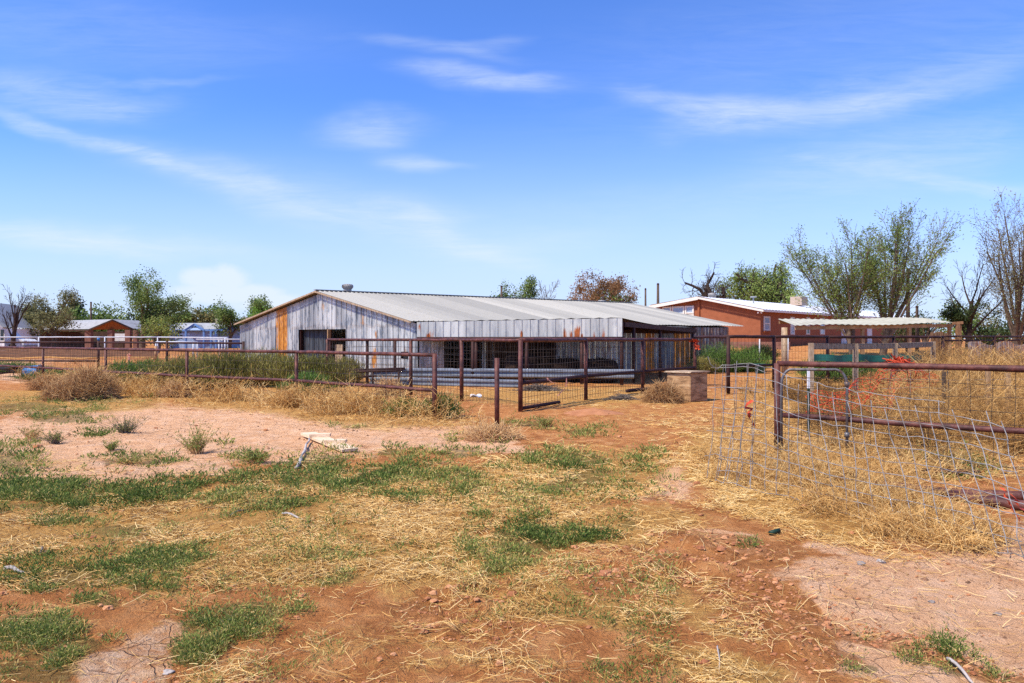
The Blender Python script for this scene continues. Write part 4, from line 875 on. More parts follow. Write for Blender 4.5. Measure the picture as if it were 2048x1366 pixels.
def bale(px, D, rx, ry, rz, label, seed):
    rr = np.random.default_rng(seed); p = GD(px, D); g = Geo(); n, m = 36, 20
    V = np.zeros((n+1, m, 3))
    for i in range(n+1):
        a = i/n*2*math.pi
        for j in range(m):
            e = -1+2*j/(m-1); rad = (1-abs(e)**6*.25)*(1+.06*math.sin(a*7+e*5+seed)+.04*math.sin(a*13+seed*2)+.03*rr.normal()*(i < n))
            V[i, j] = (p[0]+e*rx, p[1]+ry*rad*math.cos(a), p[2]+rz*(.92+rad*math.sin(a)))
    V[n] = V[0]; V[:, :, 2] = np.maximum(V[:, :, 2], p[2]-.02); V[:, 0] = V[:, 0].mean(0)*.4+V[:, 0]*.6
    g.grid(V)
    for e in (0, m-1):
        c = V[:n, e].mean(0); s0 = g.n; g.add(np.r_[V[:n, e], [c]], None, [(i, (i+1) % n, n) for i in range(n)])
    u = rr.normal(size=(400, 3)); u /= np.linalg.norm(u, axis=1, keepdims=True); u[:, 2] = np.abs(u[:, 2])
    b0 = np.array([p[0], p[1], p[2]+rz*.9]) + u*np.array([rx, ry, rz]); dd = u+rr.normal(0, .8, (400, 3)); g.tubes(np.stack([b0, b0+dd*.05, b0+dd*.1+(0,0,-.03)], 1), .006, 3)
    g.build('hay_bale', MT['bale'], None, True, label, 'hay bale', 'rotted bales under the lean-to')
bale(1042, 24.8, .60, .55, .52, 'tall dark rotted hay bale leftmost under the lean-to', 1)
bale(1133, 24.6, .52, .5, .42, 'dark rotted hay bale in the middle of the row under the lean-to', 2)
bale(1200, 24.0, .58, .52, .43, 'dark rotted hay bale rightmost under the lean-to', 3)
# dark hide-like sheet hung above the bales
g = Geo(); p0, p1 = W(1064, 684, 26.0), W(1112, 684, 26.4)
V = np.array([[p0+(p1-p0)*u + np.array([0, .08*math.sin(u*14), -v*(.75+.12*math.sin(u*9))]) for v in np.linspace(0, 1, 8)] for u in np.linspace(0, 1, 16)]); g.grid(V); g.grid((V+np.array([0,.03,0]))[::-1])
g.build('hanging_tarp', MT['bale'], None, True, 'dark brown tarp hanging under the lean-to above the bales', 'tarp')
# plywood box
c = GD(1381, 16.6); f = thing('plywood_box', c, 'weathered plywood box standing corner on at the end of the dirt track', 'box')
ax, ay = np.array([.66, .45, 0])*.78, np.array([-.62, .50, 0])*.78; h_ = .70; z0 = np.array([0, 0, h_/2])
for a_, o in ((ax, ay*0), (ax, ay), (ay, ax*0), (ay, ax)):
    n_ = np.cross(a_, [0, 0, 1]); n_ /= np.linalg.norm(n_)
    mid_ = c+o+a_/2+z0; inner = (c+(ax+ay)/2)-mid_; inner[2] = 0; inner /= np.linalg.norm(inner)
    Geo().box(mid_+inner*.012, a_*(.49 if a_ is ax else .462), n_*.011, (0, 0, h_/2)).build('side_panel', MT['ply'], f)
g = Geo(); lid = c+(ax+ay)/2+(0,0,h_+.02); g.box(lid, ax*.56, ay*.56, (.02, .01, .016)); g.build('lid', MT['grey_wood'], f)
# plank with two offcuts, stick, rag, twigs
pl0, pl1 = Gp(616, 874), Gp(700, 906); dd = (pl1-pl0); dd[2] = 0; dd /= np.linalg.norm(dd); sd = np.array([-dd[1], dd[0], 0])
c = (pl0+pl1)/2; c[2] = max(pl0[2], pl1[2]) + .045; Ln = np.linalg.norm((pl1-pl0)[:2])/2
g = Geo(); g.box(c, dd*Ln+(0,0,-.010), sd*.115, (0, 0, .018)); g.build('plank', MT['plank'], None, False, 'wide pale plank lying on the pink dirt', 'plank')
for k_, (t, an, lb) in enumerate(((-.42, .95, 'cut block of wood on the far end of the pale plank'), (.32, .85, 'cut block of wood on the near end of the pale plank'))):
    e = np.array([math.cos(an)*dd[0]-math.sin(an)*dd[1], math.sin(an)*dd[0]+math.cos(an)*dd[1], 0]); s2 = np.array([-e[1], e[0], 0])
    e = np.array([1., .12, 0]) if k_ == 0 else np.array([1., .02, 0]); s2 = np.array([-e[1], e[0], 0])
    Geo().box(c+dd*Ln*t+sd*.02+(0,0,.018+.022-.010*t), e*.15, s2*.07, (0,0,.02)).build('wood_block', MT['plank'], None, False, lb, 'wood block')
a, b = Gp(619, 884), Gp(594, 937)
P = np.array([a+(b-a)*t+np.array([.012*math.sin(t*17), 0, .02+.04*(1-t)]) for t in np.linspace(0, 1, 9)]); g = Geo(); g.tubes(P, np.array([[.012,.014,.015,.017,.022,.014,.024,.026,.02]]), 9, True)
g.build('dry_stick', MT['drift'], None, True, 'knobbly bleached stick pointing from the plank toward the viewer', 'stick')
p = Gp(952, 794); g = Geo(); V = np.array([[p+np.array([(u-.5)*.3, (v-.5)*.16, .04+.035*math.sin(u*6+v*3)+.03*math.sin(v*7)]) for v in np.linspace(0, 1, 8)] for u in np.linspace(0, 1, 12)]); V[:, :, 2] -= .03*np.abs(np.linspace(-1, 1, 12))[:, None]; g.grid(V); g.grid(V[::-1]-np.array([0,0,.008]))
g.build('white_rag', MT['white'], None, True, 'crumpled white scrap lying inside the pen behind the lone post', 'rag')
def sticks(px, py, n, rx, ry, rz, L_, label, m='twig', r=.006):
    p = Gp(px, py); g = Geo(); c = R.normal(0, 1, (n, 3))*np.array([rx, ry, 0])*.5; c[:, 2] = np.abs(R.normal(0, rz*.5, n))*np.exp(-(c[:, 0]/rx)**2*1.5); a = R.random(n)*math.pi; d = np.stack([np.cos(a), np.sin(a)*.8, R.normal(0, .15, n)], 1)
    P = p + c[:, None] + d[:, None]*np.array([-.5, 0, .5])[None, :, None]*(L_*R.uniform(.5, 1.2, n))[:, None, None]; P[:, :, 2] = np.maximum(P[:, :, 2], p[2]+.006); g.tubes(P, r, 4)
    g.build('twig_pile', MT[m], None, False, label, 'twig pile')
sticks(1078, 781, 240, .62, .34, .2, .5, 'heap of grey dead twigs inside the pen')
sticks(1245, 799, 130, .35, .25, .18, .35, 'small brown heap of dead stalks by the low sill of the pen', 'twig', .005)
def mound(px, py, rx, ry, h, label):
    p = Gp(px, py); g = Geo(); n = 26; xs = np.linspace(-1.3, 1.3, n); X, Y = np.meshgrid(xs, xs, indexing='ij'); rr_ = np.sqrt(X**2+Y**2)
    Z = p[2]-.04 + h*np.exp(-rr_**2*2.2)*(1+.6*(fbm(X*3+px, Y*3)-.5)) + .06*(fbm(X*6, Y*6+px)-.5)*np.exp(-rr_**2); V = np.stack([p[0]+X*rx, p[1]+Y*ry, Z], -1); g.grid(V, tint=np.clip(fbm(X*4, Y*4)*.8, 0, 1)); g.build('dirt_mound', MT['clod'], None, True, label, 'mound')
mound(1185, 826, .9, .8, .13, 'low mound of loose red dirt before the pen sill')
# blue tub and wheelbarrow-like scrap at far left
p = GD(66, 27.5); f = thing('blue_tub', p, 'blue plastic tub lying in weeds behind the long pipe fence at left', 'tub')
g = Geo(); V = np.array([[(p[0]-.3+.6*e, p[1]+r*math.cos(a), p[2]+.22+r*math.sin(a)) for a in np.linspace(0, 2*math.pi, 25)] for e, r in ((0,.001),(0,.2),(.02,.22),(.5,.24),(.95,.25),(1,.27),(1,.25),(.9,.22),(.1,.2),(.1,.001))]); g.grid(V); g.build('shell', MT['blue'], f, True)
Geo().tubes(np.array([(p[0]+.3, p[1]+.27*math.cos(a), p[2]+.22+.27*math.sin(a)) for a in np.linspace(0, 2*math.pi, 25)]), .014, 6).build('rim', MT['blue'], f, True)
p = GD(18, 27.5); f = thing('wheelbarrow', p, 'upturned dark wheelbarrow behind the long pipe fence at the left edge', 'wheelbarrow')
g = Geo(); V = np.array([[p+np.array([-.55+1.1*u, (v-.5)*(.65-.15*abs(u-.5)), .24+.12*(abs(u-.5)*2)**1.5+.10*(abs(v-.5)*2)**2]) for v in np.linspace(0, 1, 7)] for u in np.linspace(0, 1, 11)]); g.grid(V); g.grid(V[::-1]-np.array([0,0,.01])); g.build('tray', MT['black'], f, True)
for s_ in (-1, 1): Geo().tubes(np.array([p+np.array([-.55,.2*s_,.1]), p+np.array([.1,.22*s_,.2]), p+np.array([.8,.28*s_,.36])]), .018, 8, True).build('handle', MT['dark_pipe'], f, True); Geo().tubes(np.array([p+np.array([.3,.2*s_,.24]), p+np.array([.38,.22*s_,.0])]), .016, 8, True).build('leg', MT['dark_pipe'], f, True)
Geo().tubes(np.array([p+np.array([-.6+.15*math.cos(a), 0, .16+.15*math.sin(a)]) for a in np.linspace(0, 2*math.pi, 21)]), .04, 8).build('wheel', MT['black'], f, True)
# loose stones and pipe scrap on the near dirt
def stone(px, py, s_, label, m='stone', flat=.55, seed=0):
    rr = np.random.default_rng(seed+px); p = Gp(px, py); g = Geo(); n, k = 14, 9
    V = np.array([[(lambda r: (p[0]+s_*r*math.sin(b)*math.cos(a), p[1]+s_*.7*r*math.sin(b)*math.sin(a), p[2]+s_*flat*(.5+r*math.cos(b)*.8)))(1+.22*math.sin(a*2+b*3+seed)+.12*math.sin(a*3-b*2+px)) for b in np.linspace(0, math.pi, k)] for a in np.linspace(0, 2*math.pi, n)]); g.grid(V); g.build('stone', MT[m], None, True, label, 'stone', 'loose stones on the yard')
stone(1722, 1129, .030, 'rounded grey stone, larger of the pair on the bare crust at right')
stone(1762, 1117, .034, 'pale chalky stone, farther of the pair on the bare crust at right', 'drift', .5, 2)
stone(1410, 1327, .026, 'brown stone among straw in the bottom right corner area', 'clod', .7, 3)
stone(1995, 1226, .022, 'small grey stone on the cracked crust at the right edge', 'stone', .4, 4)
stone(1863, 1206, .018, 'smallest grey stone on the cracked crust at right', 'stone', .5, 5)
stone(337, 1343, .030, 'flat grey white stone beside green weeds at bottom left', 'drift', .35, 6)
p = Gp(1550, 1065); g = Geo(); g.pipe(p+(-.045,-.01,.02), p+(.045,.03,.03), .018); g.build('pipe_scrap', MT['tpost'], None, True, 'short stub of dark green pipe on the dirt beside the straw', 'pipe scrap')
for (xa, ya, xb, yb, lb, r) in ((460,1036,505,1020,'dark straight stick lying in straw at left centre',.010),(565,1033,620,1048,'pale grey stick lying in the straw right of the dark stick',.010),(10,1148,58,1153,'bleached bone pale stick near the left edge',.014),(1895,1330,1950,1372,'bleached stick in the green weeds at bottom right',.009),(1435,1295,1440,1345,'thin pale stalk standing alone on pink dirt at bottom right',.004),(80,1112,90,1090,'short dark stub of a stalk upright in the straw at left',.006)):
    a, b = Gp(xa, ya), Gp(xb, yb); P = np.array([a+(b-a)*t+np.array([0,.01*math.sin(t*8),.02+.012*math.sin(t*5)]) for t in np.linspace(0, 1, 7)])
    g = Geo(); g.tubes(P, r*np.linspace(1, .6, 7)[None], 7, True); g.build('dry_stick', MT['drift' if 'pale' in lb or 'bleach' in lb else 'twig'], None, True, lb, 'stick')

# ------------------------------------------------------------------ shrubs
def broom(px, D, hw, h, m, label, grp=None, n=1300, name='green_shrub', droop=.3, w=.010, cat='shrub', up=1.6):
    p = GD(px, D); f = thing(name, p, label, cat, grp); g = Geo()
    u = R.normal(0, .42, (n, 2)); u = u/np.maximum(1, np.linalg.norm(u, axis=1, keepdims=True)/.95)
    base = np.stack([p[0]+u[:, 0]*hw*.75, p[1]+u[:, 1]*hw*.5, np.full(n, p[2])], 1); hh = h*(1-.55*(u**2).sum(1))*R.uniform(.45, 1.08, n)
    d = np.stack([u[:, 0]*hw*.7, u[:, 1]*hw*.5, np.zeros(n)], 1)+R.normal(0, .10, (n, 3))*np.array([1,1,0]); t = np.linspace(0, 1, 4)
    P = base[:, None] + d[:, None]*(t**1.5)[None, :, None]; P[:, :, 2] += hh[:, None]*t[None]
    clump = fbm(base[:, 0]*3+px, base[:, 1]*3)
    g.tubes(P, w*.35*np.array([[1, .9, .7, .35]]), 3, tint=np.clip(clump*.9+R.normal(0, .15, n), 0, 1))
    k = 5
    for j in range(k):
        s_ = R.uniform(.3, 1, n); b = base+d*(s_**1.5)[:, None]; b[:, 2] += hh*s_
        dd = R.normal(0, .4, (n, 3)); dd[:, 2] = R.uniform(.4, 1.4, n); g.leaves(b, dd, h*R.uniform(.08, .2, n), w*1.7, np.clip(clump*.9+R.normal(0, .18, n)+.05, 0, 1))
    g.build('foliage', MT[m], f)
    st = Geo(); q = 14; b = p+R.normal(0, hw*.12, (q, 3))*np.array([1,1,0]); e = b+np.stack([R.normal(0, hw*.35, q), R.normal(0, hw*.3, q), h*R.uniform(.4, .7, q)], 1); st.tubes(np.stack([b, (b+e)/2+R.normal(0, .02, (q, 3)), e], 1), .009, 5); st.build('stems', MT['twig'], f)
G1 = 'yellow green broom bushes between the long fence and the barn'
for (px, D, hw, h, m, lb) in ((250,21.8,.75,.8,'broom_green','dark green low bush just right of the big tumbleweed by the fence'),(345,20.5,1.0,.95,'broom','yellow green bush behind the third post of the long fence'),
    (415,21.5,1.1,1.12,'broom','tall yellow green bush left of the barn corner'),(470,21.8,1.1,1.15,'broom','yellow green bush in line with the left barn corner'),(535,22.4,1.0,1.15,'broom','tall yellow green bush below the orange rusted barn sheet'),
    (585,21.8,.95,1.05,'broom','yellow green bush left of the barn door'),(640,22.0,.9,1.0,'broom','yellow green bush before the open barn door'),(695,24.0,.55,.85,'broom','brownish green bush under the black barn opening'),
    (300,24.0,1.0,.8,'broom_green','green bush far back between fence and arena'),(120,25.0,1.2,.45,'broom_green','low green weeds behind the blue tub'),(20,31,1.4,.5,'broom_green','low green bush at the left edge behind the fence'),(615,19.3,.6,.6,'broom_green','small green bush behind the fence near the fifth post')):
    broom(px, D, hw, h, m, lb, G1, 1500)
G2 = 'green shrubs right of the barn'
for (px, D, hw, h, m, lb) in ((1440,31,1.2,1.25,'broom_green','bright green broom shrub at the right end of the barn'),(1490,31.5,1.1,1.1,'broom_green','bright green broom shrub right of the barn end, second in the row'),(1405,30,.6,.7,'broom','small yellow green shrub by the lean-to corner post'),
    (1655,24.5,.9,.95,'broom_green','green shrub behind the wooden mesh fence, left part'),(1700,25,.9,.95,'broom_green','green shrub behind the wooden mesh fence, right part'),(1520,40,1.0,.9,'darkg','dark grey green shrub before the terracotta house corner')):
    broom(px, D, hw, h, m, lb, G2, 1300)
broom(815, 13.6, .35, .38, 'broom_green', 'small green weed bush left of the end post of the long fence', None, 420)
broom(882, 13.4, .4, .45, 'broom_green', 'green weed bush right of the end post of the long fence', None, 420)
# small plants on the pink crust
def plant(px, py, h, hw, m, label, n=70, tw=None):
    p = Gp(px, py); f = thing('small_plant', p, label, 'plant', 'small plants on the pink dirt'); g = Geo()
    d = R.normal(0, .5, (n, 3)); d[:, 2] = 1; d[:, :2] *= hw/h; t = np.linspace(0, 1, 4); L_ = h*R.uniform(.4, 1.05, n)
    P = p + R.normal(0, hw*.15, (n, 3))[:, None]*np.array([1,1,0]) + L_[:, None, None]*(t[None, :, None]*d[:, None] + (t**2)[None, :, None]*R.normal(0, .25, (n, 3))[:, None]); P[:, :, 2] = np.maximum(P[:, :, 2], p[2])
    g.tubes(P, .0035*np.array([[1,.8,.6,.4]]), 3, tint=R.random(n)); g.build('stems', MT[tw] if tw else MT['tumble'], f)
    k = 12 if not tw else 4; b = np.concatenate([P[:, i]*(1-fr)+P[:, i+1]*fr for i, fr in [(int(a), a % 1) for a in R.uniform(.6, 2.95, k)]]); dd = R.normal(0, .6, b.shape); dd[:, 2] = np.abs(dd[:, 2])+.1
    Geo().leaves(b, dd, R.uniform(.02, .05, len(b)), .010, R.random(len(b))).build('leaves', MT[m], f)
plant(392, 905, .33, .26, 'lime_weed', 'leafy yellow green plant alone on the pink dirt, tallest of the small plants', 90)
plant(252, 866, .26, .30, 'weed', 'dry brown twiggy plant with a green base on the pink dirt', 150, 'twig')
plant(62, 876, .20, .24, 'weed', 'green sprig with dry stalks at the left of the pink dirt', 70, 'tumble')
plant(110, 886, .16, .22, 'weed', 'brown twiggy sprig right of the green sprig on pink dirt', 90, 'twig')
plant(222, 900, .12, .14, 'lime_weed', 'tiny green sprout below the twiggy plant on pink dirt', 45)
plant(262, 928, .10, .36, 'weed', 'low spreading dry and green plant nearest the viewer on pink dirt', 90, 'tumble')
plant(515, 925, .16, .24, 'lime_weed', 'short grassy green plant left of the bleached stick', 80)
plant(1090, 852, .16, .3, 'weed', 'low green weed right of the lone post', 70)
# tumbleweeds against the fence
def tumble(px, py, rx, rz, label, n=1500, D=None, tn=.42):
    p = Gp(px, py); g = Geo(); ball(g, p, rx, rx*.75, rz, n, .0036, rx*.75, tn); ball(g, p, rx*.8, rx*.6, rz*.8, n//2, .003, rx*.6, tn-.12)
    g.build('tumbleweed', MT['tumble'], None, False, label, 'tumbleweed', 'tumbleweeds by the fences')
tumble(180, 797, .72, .78, 'huge round tan tumbleweed against the long fence at left', 3200)
tumble(135, 800, .62, .50, 'smaller tan tumbleweed leaning on the left side of the huge one', 1800)
tumble(95, 780, .55, .42, 'greyish tumbleweed before the blue tub', 1100)
tumble(350, 795, .40, .45, 'upright dry clump at the third post of the long fence', 800, tn=.55)
tumble(1325, 805, .50, .48, 'grey brown tangle left of the plywood box', 1400, tn=.22)
tumble(985, 880, .48, .16, 'flattened pale tangle at the foot of the lone post', 700, tn=.72)
tumble(775, 790, .45, .5, 'dry weed clump growing through the pen fence beside the guard rails', 700, tn=.6)

# ------------------------------------------------------------------ low corrugated shelter at right
f = thing('lean_shelter', (*W(1590, 700, 29)[:2], gzs(W(1590, 700, 29))), 'low open shelter with a pale corrugated roof on wooden posts, beyond the dry lot', 'shelter')
q0, q1 = W(1588, 652, 28.5), W(1905, 647, 30.5); bk = np.array([.35, 2.6, .30])
g = Geo(); n = 150; u = np.linspace(0, 1, n); V = np.zeros((n, 5, 3))
for j, v in enumerate(np.linspace(-.08, 1, 5)): V[:, j] = q0+(q1-q0)*u[:, None] + bk*v; V[:, j, 2] += .014*np.sin(u*2*math.pi*26)+.03*np.sin(u*9+v)+.04
g.grid(V); g.grid(V[::-1]-np.array([0,0,.01])); g.build('roof', MT['cream_sheet'], f)
g = Geo(); g.bar(q0+(.05,0,-.09), q1-(0,0,.09), .05, .15); g.build('front_beam', MT['tan_wood'], f); Geo().bar(q0+bk+(.05,0,-.08), q1+bk-(0,0,.08), .05, .14).build('rear_beam', MT['tan_wood'], f)
for t in (.36, .42, .72, .985): p = q0+(q1-q0)*t; Geo().bar((p[0], p[1]+.06, gzs(p)-.1), p-(0,-.06,.165), .12, .12, up=(0,1,0)).build('post', MT['tan_wood'] if t != .36 else MT['pole'], f)
p = W(1917, 648, 30); Geo().bar((p[0], p[1], gzs(p)-.1), p, .17, .17, up=(0,1,0)).build('post', MT['post_wood'], f); Geo().bar(q1*.97+q0*.03+(0,-.3,.0), p+(.15,-.1,.06), .16, .12).build('end_beam', MT['post_wood'], f)
p = W(1878, 660, 24); g = Geo(); z = gzs(p)
for i in range(9): x = p[0]-.22+.055*i; g.bar((x, p[1]+.05*math.sin(i*2), z), (x+R.normal()*.02, p[1], p[2]-.05-.08*R.random()), .05, .12, up=(0,1,0))
g.build('stump_post', MT['post_wood'], None, False, 'thick split wooden post where the wooden mesh frame ends', 'post')
p = W(1569, 655, 30); g = Geo(); g.pipe((p[0], p[1], gzs(p)-.1), p, .13, 10); g.build('wood_post', MT['grey_wood'], None, True, 'stout grey wooden post before the terracotta house, left of the shelter', 'post')
for px, D, top, lb in ((1519, 36, 678, 'thin white post before the terracotta house corner'), (1576, 34, 672, 'thin white post beside the stout grey wooden post')):
    p = W(px, top, D); g = Geo(); g.pipe((p[0], p[1], gzs(p)-.1), p, .035, 8); g.build('thin_post', MT['white_pipe'], None, True, lb, 'post')

# ------------------------------------------------------------------ terracotta house
K = np.array([18.93, 52.0]); Lh = np.array([12.2, 58.0]); ldir = np.array([.707, .707]); FarK = K+ldir*43
zb, ze, zl, za = .8, 3.72, 4.32, 4.88
Ap = np.array([15.3, 55.25]); house = thing('terracotta_house', (*K, zb), 'long terracotta stucco house with a white metal roof, behind the barn at right', 'house')
g = Geo(); b4 = lambda p, z: np.r_[p, z]
P_ = [b4(K, zb-.4), b4(K, ze), b4(Ap, za-.12), b4(Lh, zl-.1), b4(Lh, zb-.4)]
s0 = 0; g.add(P_, [(0,1,2,4)], [(4,2,3)])
wn = 26; V = np.array([[b4(K+(FarK-K)*u, zb-.4+(ze-zb+.4)*v) for v in (0, .5, 1)] for u in np.linspace(0, 1, wn)]); g.grid(V)
Lb, Kb = Lh+ldir*43, FarK; V = np.array([[b4(Lh+(Lb-Lh)*u, zb-.4+(zl-.1-zb+.4)*v) for v in (0, 1)] for u in np.linspace(0, 1, 8)]); g.grid(V)
g.add([b4(FarK, zb-.4), b4(FarK, ze), b4(Ap+ldir*43, za-.12), b4(Lb, zl-.1), b4(Lb, zb-.4)], [(0,1,2,4)], [(4,2,3)])
g.build('wall', MT['stucco'], house)
def sheet(g, a0, a1, e0, e1, n=120, h=.03):
    u = np.linspace(0, 1, n); V = np.zeros((n, 4, 3))
    for j, v in enumerate(np.linspace(0, 1, 4)): V[:, j] = a0+(a1-a0)*u[:, None]; V[:, j] += ((e0-a0)+((e1-e0)-(a1-a0))*u[:, None])*v; V[:, j, 2] += h*(np.arange(n) % 3 == 0)
    g.grid(V)
l3 = np.r_[ldir, 0]; gd = np.r_[(K-Ap)/np.linalg.norm(K-Ap), 0]
g = Geo(); k0, a0, h0 = b4(K, ze)-l3*.5+gd*.45+(0,0,-.02), b4(Ap, za)-l3*.5, b4(Lh, zl)-l3*.5-gd*.3
sheet(g, a0+(0,0,.04), a0+l3*44+(0,0,.04), k0+(0,0,.04), k0+l3*44+(0,0,.04), 240); sheet(g, a0+(0,0,.045), a0+l3*44+(0,0,.045), h0+(0,0,.04), h0+l3*44+(0,0,.04), 60)
g.build('roof', MT['house_roof'], house)
g = Geo(); g.bar(a0-(0,0,.06), k0-(0,0,.06), .04, .16); g.bar(a0-(0,0,.08), h0-(0,0,.12), .05, .26); g.bar(k0-(0,0,.05), k0+l3*44-(0,0,.05), .04, .15); g.build('fascia', MT['trim'], house)
def win(P, d, t, z0, z1, w, house, nm='window', fr='trim', gl='glass', label=None, bars=1, sill=False):
    n_ = np.array([d[1], -d[0]]); c = P + d*t + n_*.03; fr_ = Geo(); W2 = w/2; o = np.r_[n_, 0]; d3 = np.r_[d, 0]; zc = (z0+z1)/2
    for s_ in (-1, 1): fr_.box(np.r_[c+d*s_*W2, zc], d3*.05, o*.04, (0, 0, (z1-z0)/2+.05))
    for z in [z0, z1] + ([zc] if bars else []): fr_.box(np.r_[c, z], d3*(W2-.052), o*.036, (0, 0, .04))
    w_ = fr_.build(nm, MT[fr], house, label=label); Geo().box(np.r_[c-n_*.01, zc], d3*W2*.98, o*.008, (0, 0, (z1-z0)/2*.98)).build('pane', MT[gl], w_)
    if sill: Geo().box(np.r_[c+n_*.04, z0-.13], d3*(W2+.15), o*.06, (0, 0, .06)).build('sill', MT['stucco'], w_)
    return w_
def th(px): return np.dot(on_line(K, FarK, px)-K, ldir)
def zat(px, py): return CH - (py-HY)*on_line(K, FarK, px)[1]/F
for px, w, y0, y1, gl in ((1533, .95, 660, 634, 'glass'), (1584, .70, 668, 635, 'glass'), (1615, .62, 668, 636, 'dark_pane_and_shade'), (1644, .9, 668, 637, 'glass'), (1788, .9, 668, 656, 'glass')):
    win(K, ldir, th(px), zat(px, y0), zat(px, y1), w, house, gl=gl, sill=(px == 1533))
for px, w, m in ((1688, 1.5, 'white'), (1738, 1.3, 'white')):
    t = th(px); n_ = np.array([ldir[1], -ldir[0]]); d_ = Geo().box(np.r_[K+ldir*t+n_*.05, 1.75], l3*w/2, np.r_[n_, 0]*.04, (0, 0, 1.0)).build('door', MT[m], house)
    g = Geo()
    for i in range(5): g.box(np.r_[K+ldir*(t-w/2+w*(i+.5)/5)+n_*.11, 1.75], l3*.02, np.r_[n_, 0]*.012, (0, 0, .9))
    g.build('grille', MT['trim'], d_)
gdir = (Lh-K)/np.linalg.norm(Lh-K)
def tg(px): return np.dot(on_line(K, Lh, px)-K, gdir)
nn = np.array([gdir[1], -gdir[0]]); nn = nn if nn[1] < 0 else -nn
def gwin(px0, px1, y0, y1, gl):
    t0_, t1_ = tg(px0), tg(px1); c = K+gdir*(t0_+t1_)/2; D = c[1]; w = abs(t1_-t0_); z0, z1 = CH-(y0-HY)*D/F, CH-(y1-HY)*D/F; d3, o = np.r_[gdir, 0], np.r_[nn, 0]; fr_ = Geo()
    for s_ in (-1, 1): fr_.box(np.r_[c+gdir*s_*w/2+nn*.04, (z0+z1)/2], d3*.06, o*.05, (0, 0, (z1-z0)/2+.06))
    for z in (z0, z1): fr_.box(np.r_[c+nn*.04, z], d3*(w/2-.062), o*.045, (0, 0, .05))
    w_ = fr_.build('window', MT['trim'], house); Geo().box(np.r_[c+nn*.03, (z0+z1)/2], d3*w/2, o*.01, (0, 0, (z1-z0)/2)).build('pane', MT[gl], w_)
gwin(1342, 1327, 627, 615, 'glass'); gwin(1368, 1346, 627, 614, 'glass'); gwin(1387, 1372, 626, 613, 'glass'); gwin(1387, 1372, 640, 630, 'dark_pane_and_shade')
g = Geo(); t0_, t1_ = tg(1397), tg(1399.5); g.box(np.r_[K+gdir*(t0_+t1_)/2+nn*.06, 2.7], np.r_[gdir, 0]*.08, np.r_[nn, 0]*.06, (0, 0, 1.9)); g.build('pilaster', MT['stucco'], house)
# swamp cooler, flue and lamp on it
rp = lambda px, v, dz: (lambda p: p)(on_line(Ap-ldir*.5, Ap+ldir*43, px))
p = on_line(Ap, Ap+ldir*43, 1577); c = np.r_[p+gd[:2]*1.0, za+.05]; Geo().box(c+(0,0,.25), l3*.7, gd*.55, (0,0,.42)).build('cooler', MT['beige'], house)
p = on_line(Ap, Ap+ldir*43, 1466); c = np.r_[p+gd[:2]*1.8, za-.35]; g = Geo(); g.pipe(c, c+(0,0,.5), .06); g.box(c+(0,0,.55), (.2,0,0), (0,.2,0), (0,0,.05)); g.build('flue', MT['grey_roof'], house)
p = on_line(Ap, Ap+ldir*43, 1438); c = np.r_[p-gd[:2]*.6, za-.1]; lathe(Geo(), c, [(.3,0),(.3,.35),(.36,.36),(.32,.6),(.01,.65)]).build('roof_vent', MT['galv'], house, True)
c = np.r_[K-ldir*.2, ze-.12]; g = Geo()
for s_ in (-1, 1): lathe(g, c+np.array([.12*s_,-.1,-.08]), [(.01,-.08),(.07,-.06),(.06,.04),(.01,.05)], 10)
g.build('flood_lamp', MT['white'], house, True)
a, b = np.r_[K-ldir*1.5+gdir*9, gz0(*K)+.25], np.r_[K+ldir*14+np.array([2.5,-2.5]), gz0(*K)+.25]
g = Geo(); g.bar(np.r_[K+gdir*7+nn*2, .95], np.r_[K+np.array([1.2,-2.6]), .95], .2, .7); g.build('garden_wall', MT['brick'], None, False, 'low reddish wall at the foot of the terracotta house corner', 'wall')

# ------------------------------------------------------------------ houses at left
hz = .3
h1 = thing('brown_gable_house', (*W(225, 690, 80)[:2], hz), 'house with a long grey roof and brown boarded gable over a dark porch', 'house')
ap, el, er = W(228, 640, 79), W(181, 659, 79), W(272, 659, 80); back = np.array([1.5, 9, 0])
g = Geo(); g.add([ap+(0,.05,0), el+(0,.05,0), er+(0,.05,0)], None, [(0,1,2)]); g.build('gable', MT['brown_gable'], h1)
rl, el2 = W(138, 641, 84), W(60, 659, 83)
g = Geo(); g.add([ap+(0,-.3,.08), el+(0,-.3,.05), el2, rl], [(0,1,2,3)]); g.add([ap+(0,-.3,.08), er+(0,-.3,.05), er+back, ap+back], [(0,1,2,3)]); g.add([W(60,640,88), W(20,658,86), el2, rl], [(0,1,2,3)])
g.build('roof', MT['grey_roof'], h1)
g = Geo(); g.bar(ap+(0,-.35,-.02), el+(0,-.35,-.05), .06, .18); g.bar(ap+(0,-.35,-.02), er+(0,-.35,-.05), .06, .18); g.bar(el+(0,-.33,-.1), el2-(0,.03,.1), .06, .16); g.build('fascia', MT['dark_wood'], h1)
g = Geo()
for px0, px1 in ((172,184),(217,227),(252,262),(268,276)):
    a, b = W(px0, 660, 79.3), W(px1, 660, 79.3); Geo().box(((a+b)/2)[:2].tolist()+[(a[2]+hz)/2], ((b-a)[0]/2,0,0), (0,.25,0), (0,0,(a[2]-hz)/2)).build('pillar', MT['brick'], h1)
a, b = W(28, 660, 86), W(262, 660, 83.5); Geo().bar(np.r_[a[:2], 1.3], np.r_[b[:2], 1.3], .2, 2.2).build('wall', MT['dark_wood'], h1)
a, b = W(229, 668, 83), W(250, 668, 83); Geo().bar(np.r_[a[:2], 1.7], np.r_[b[:2], 1.7], .1, .9).build('garage_door', MT['white'], h1)
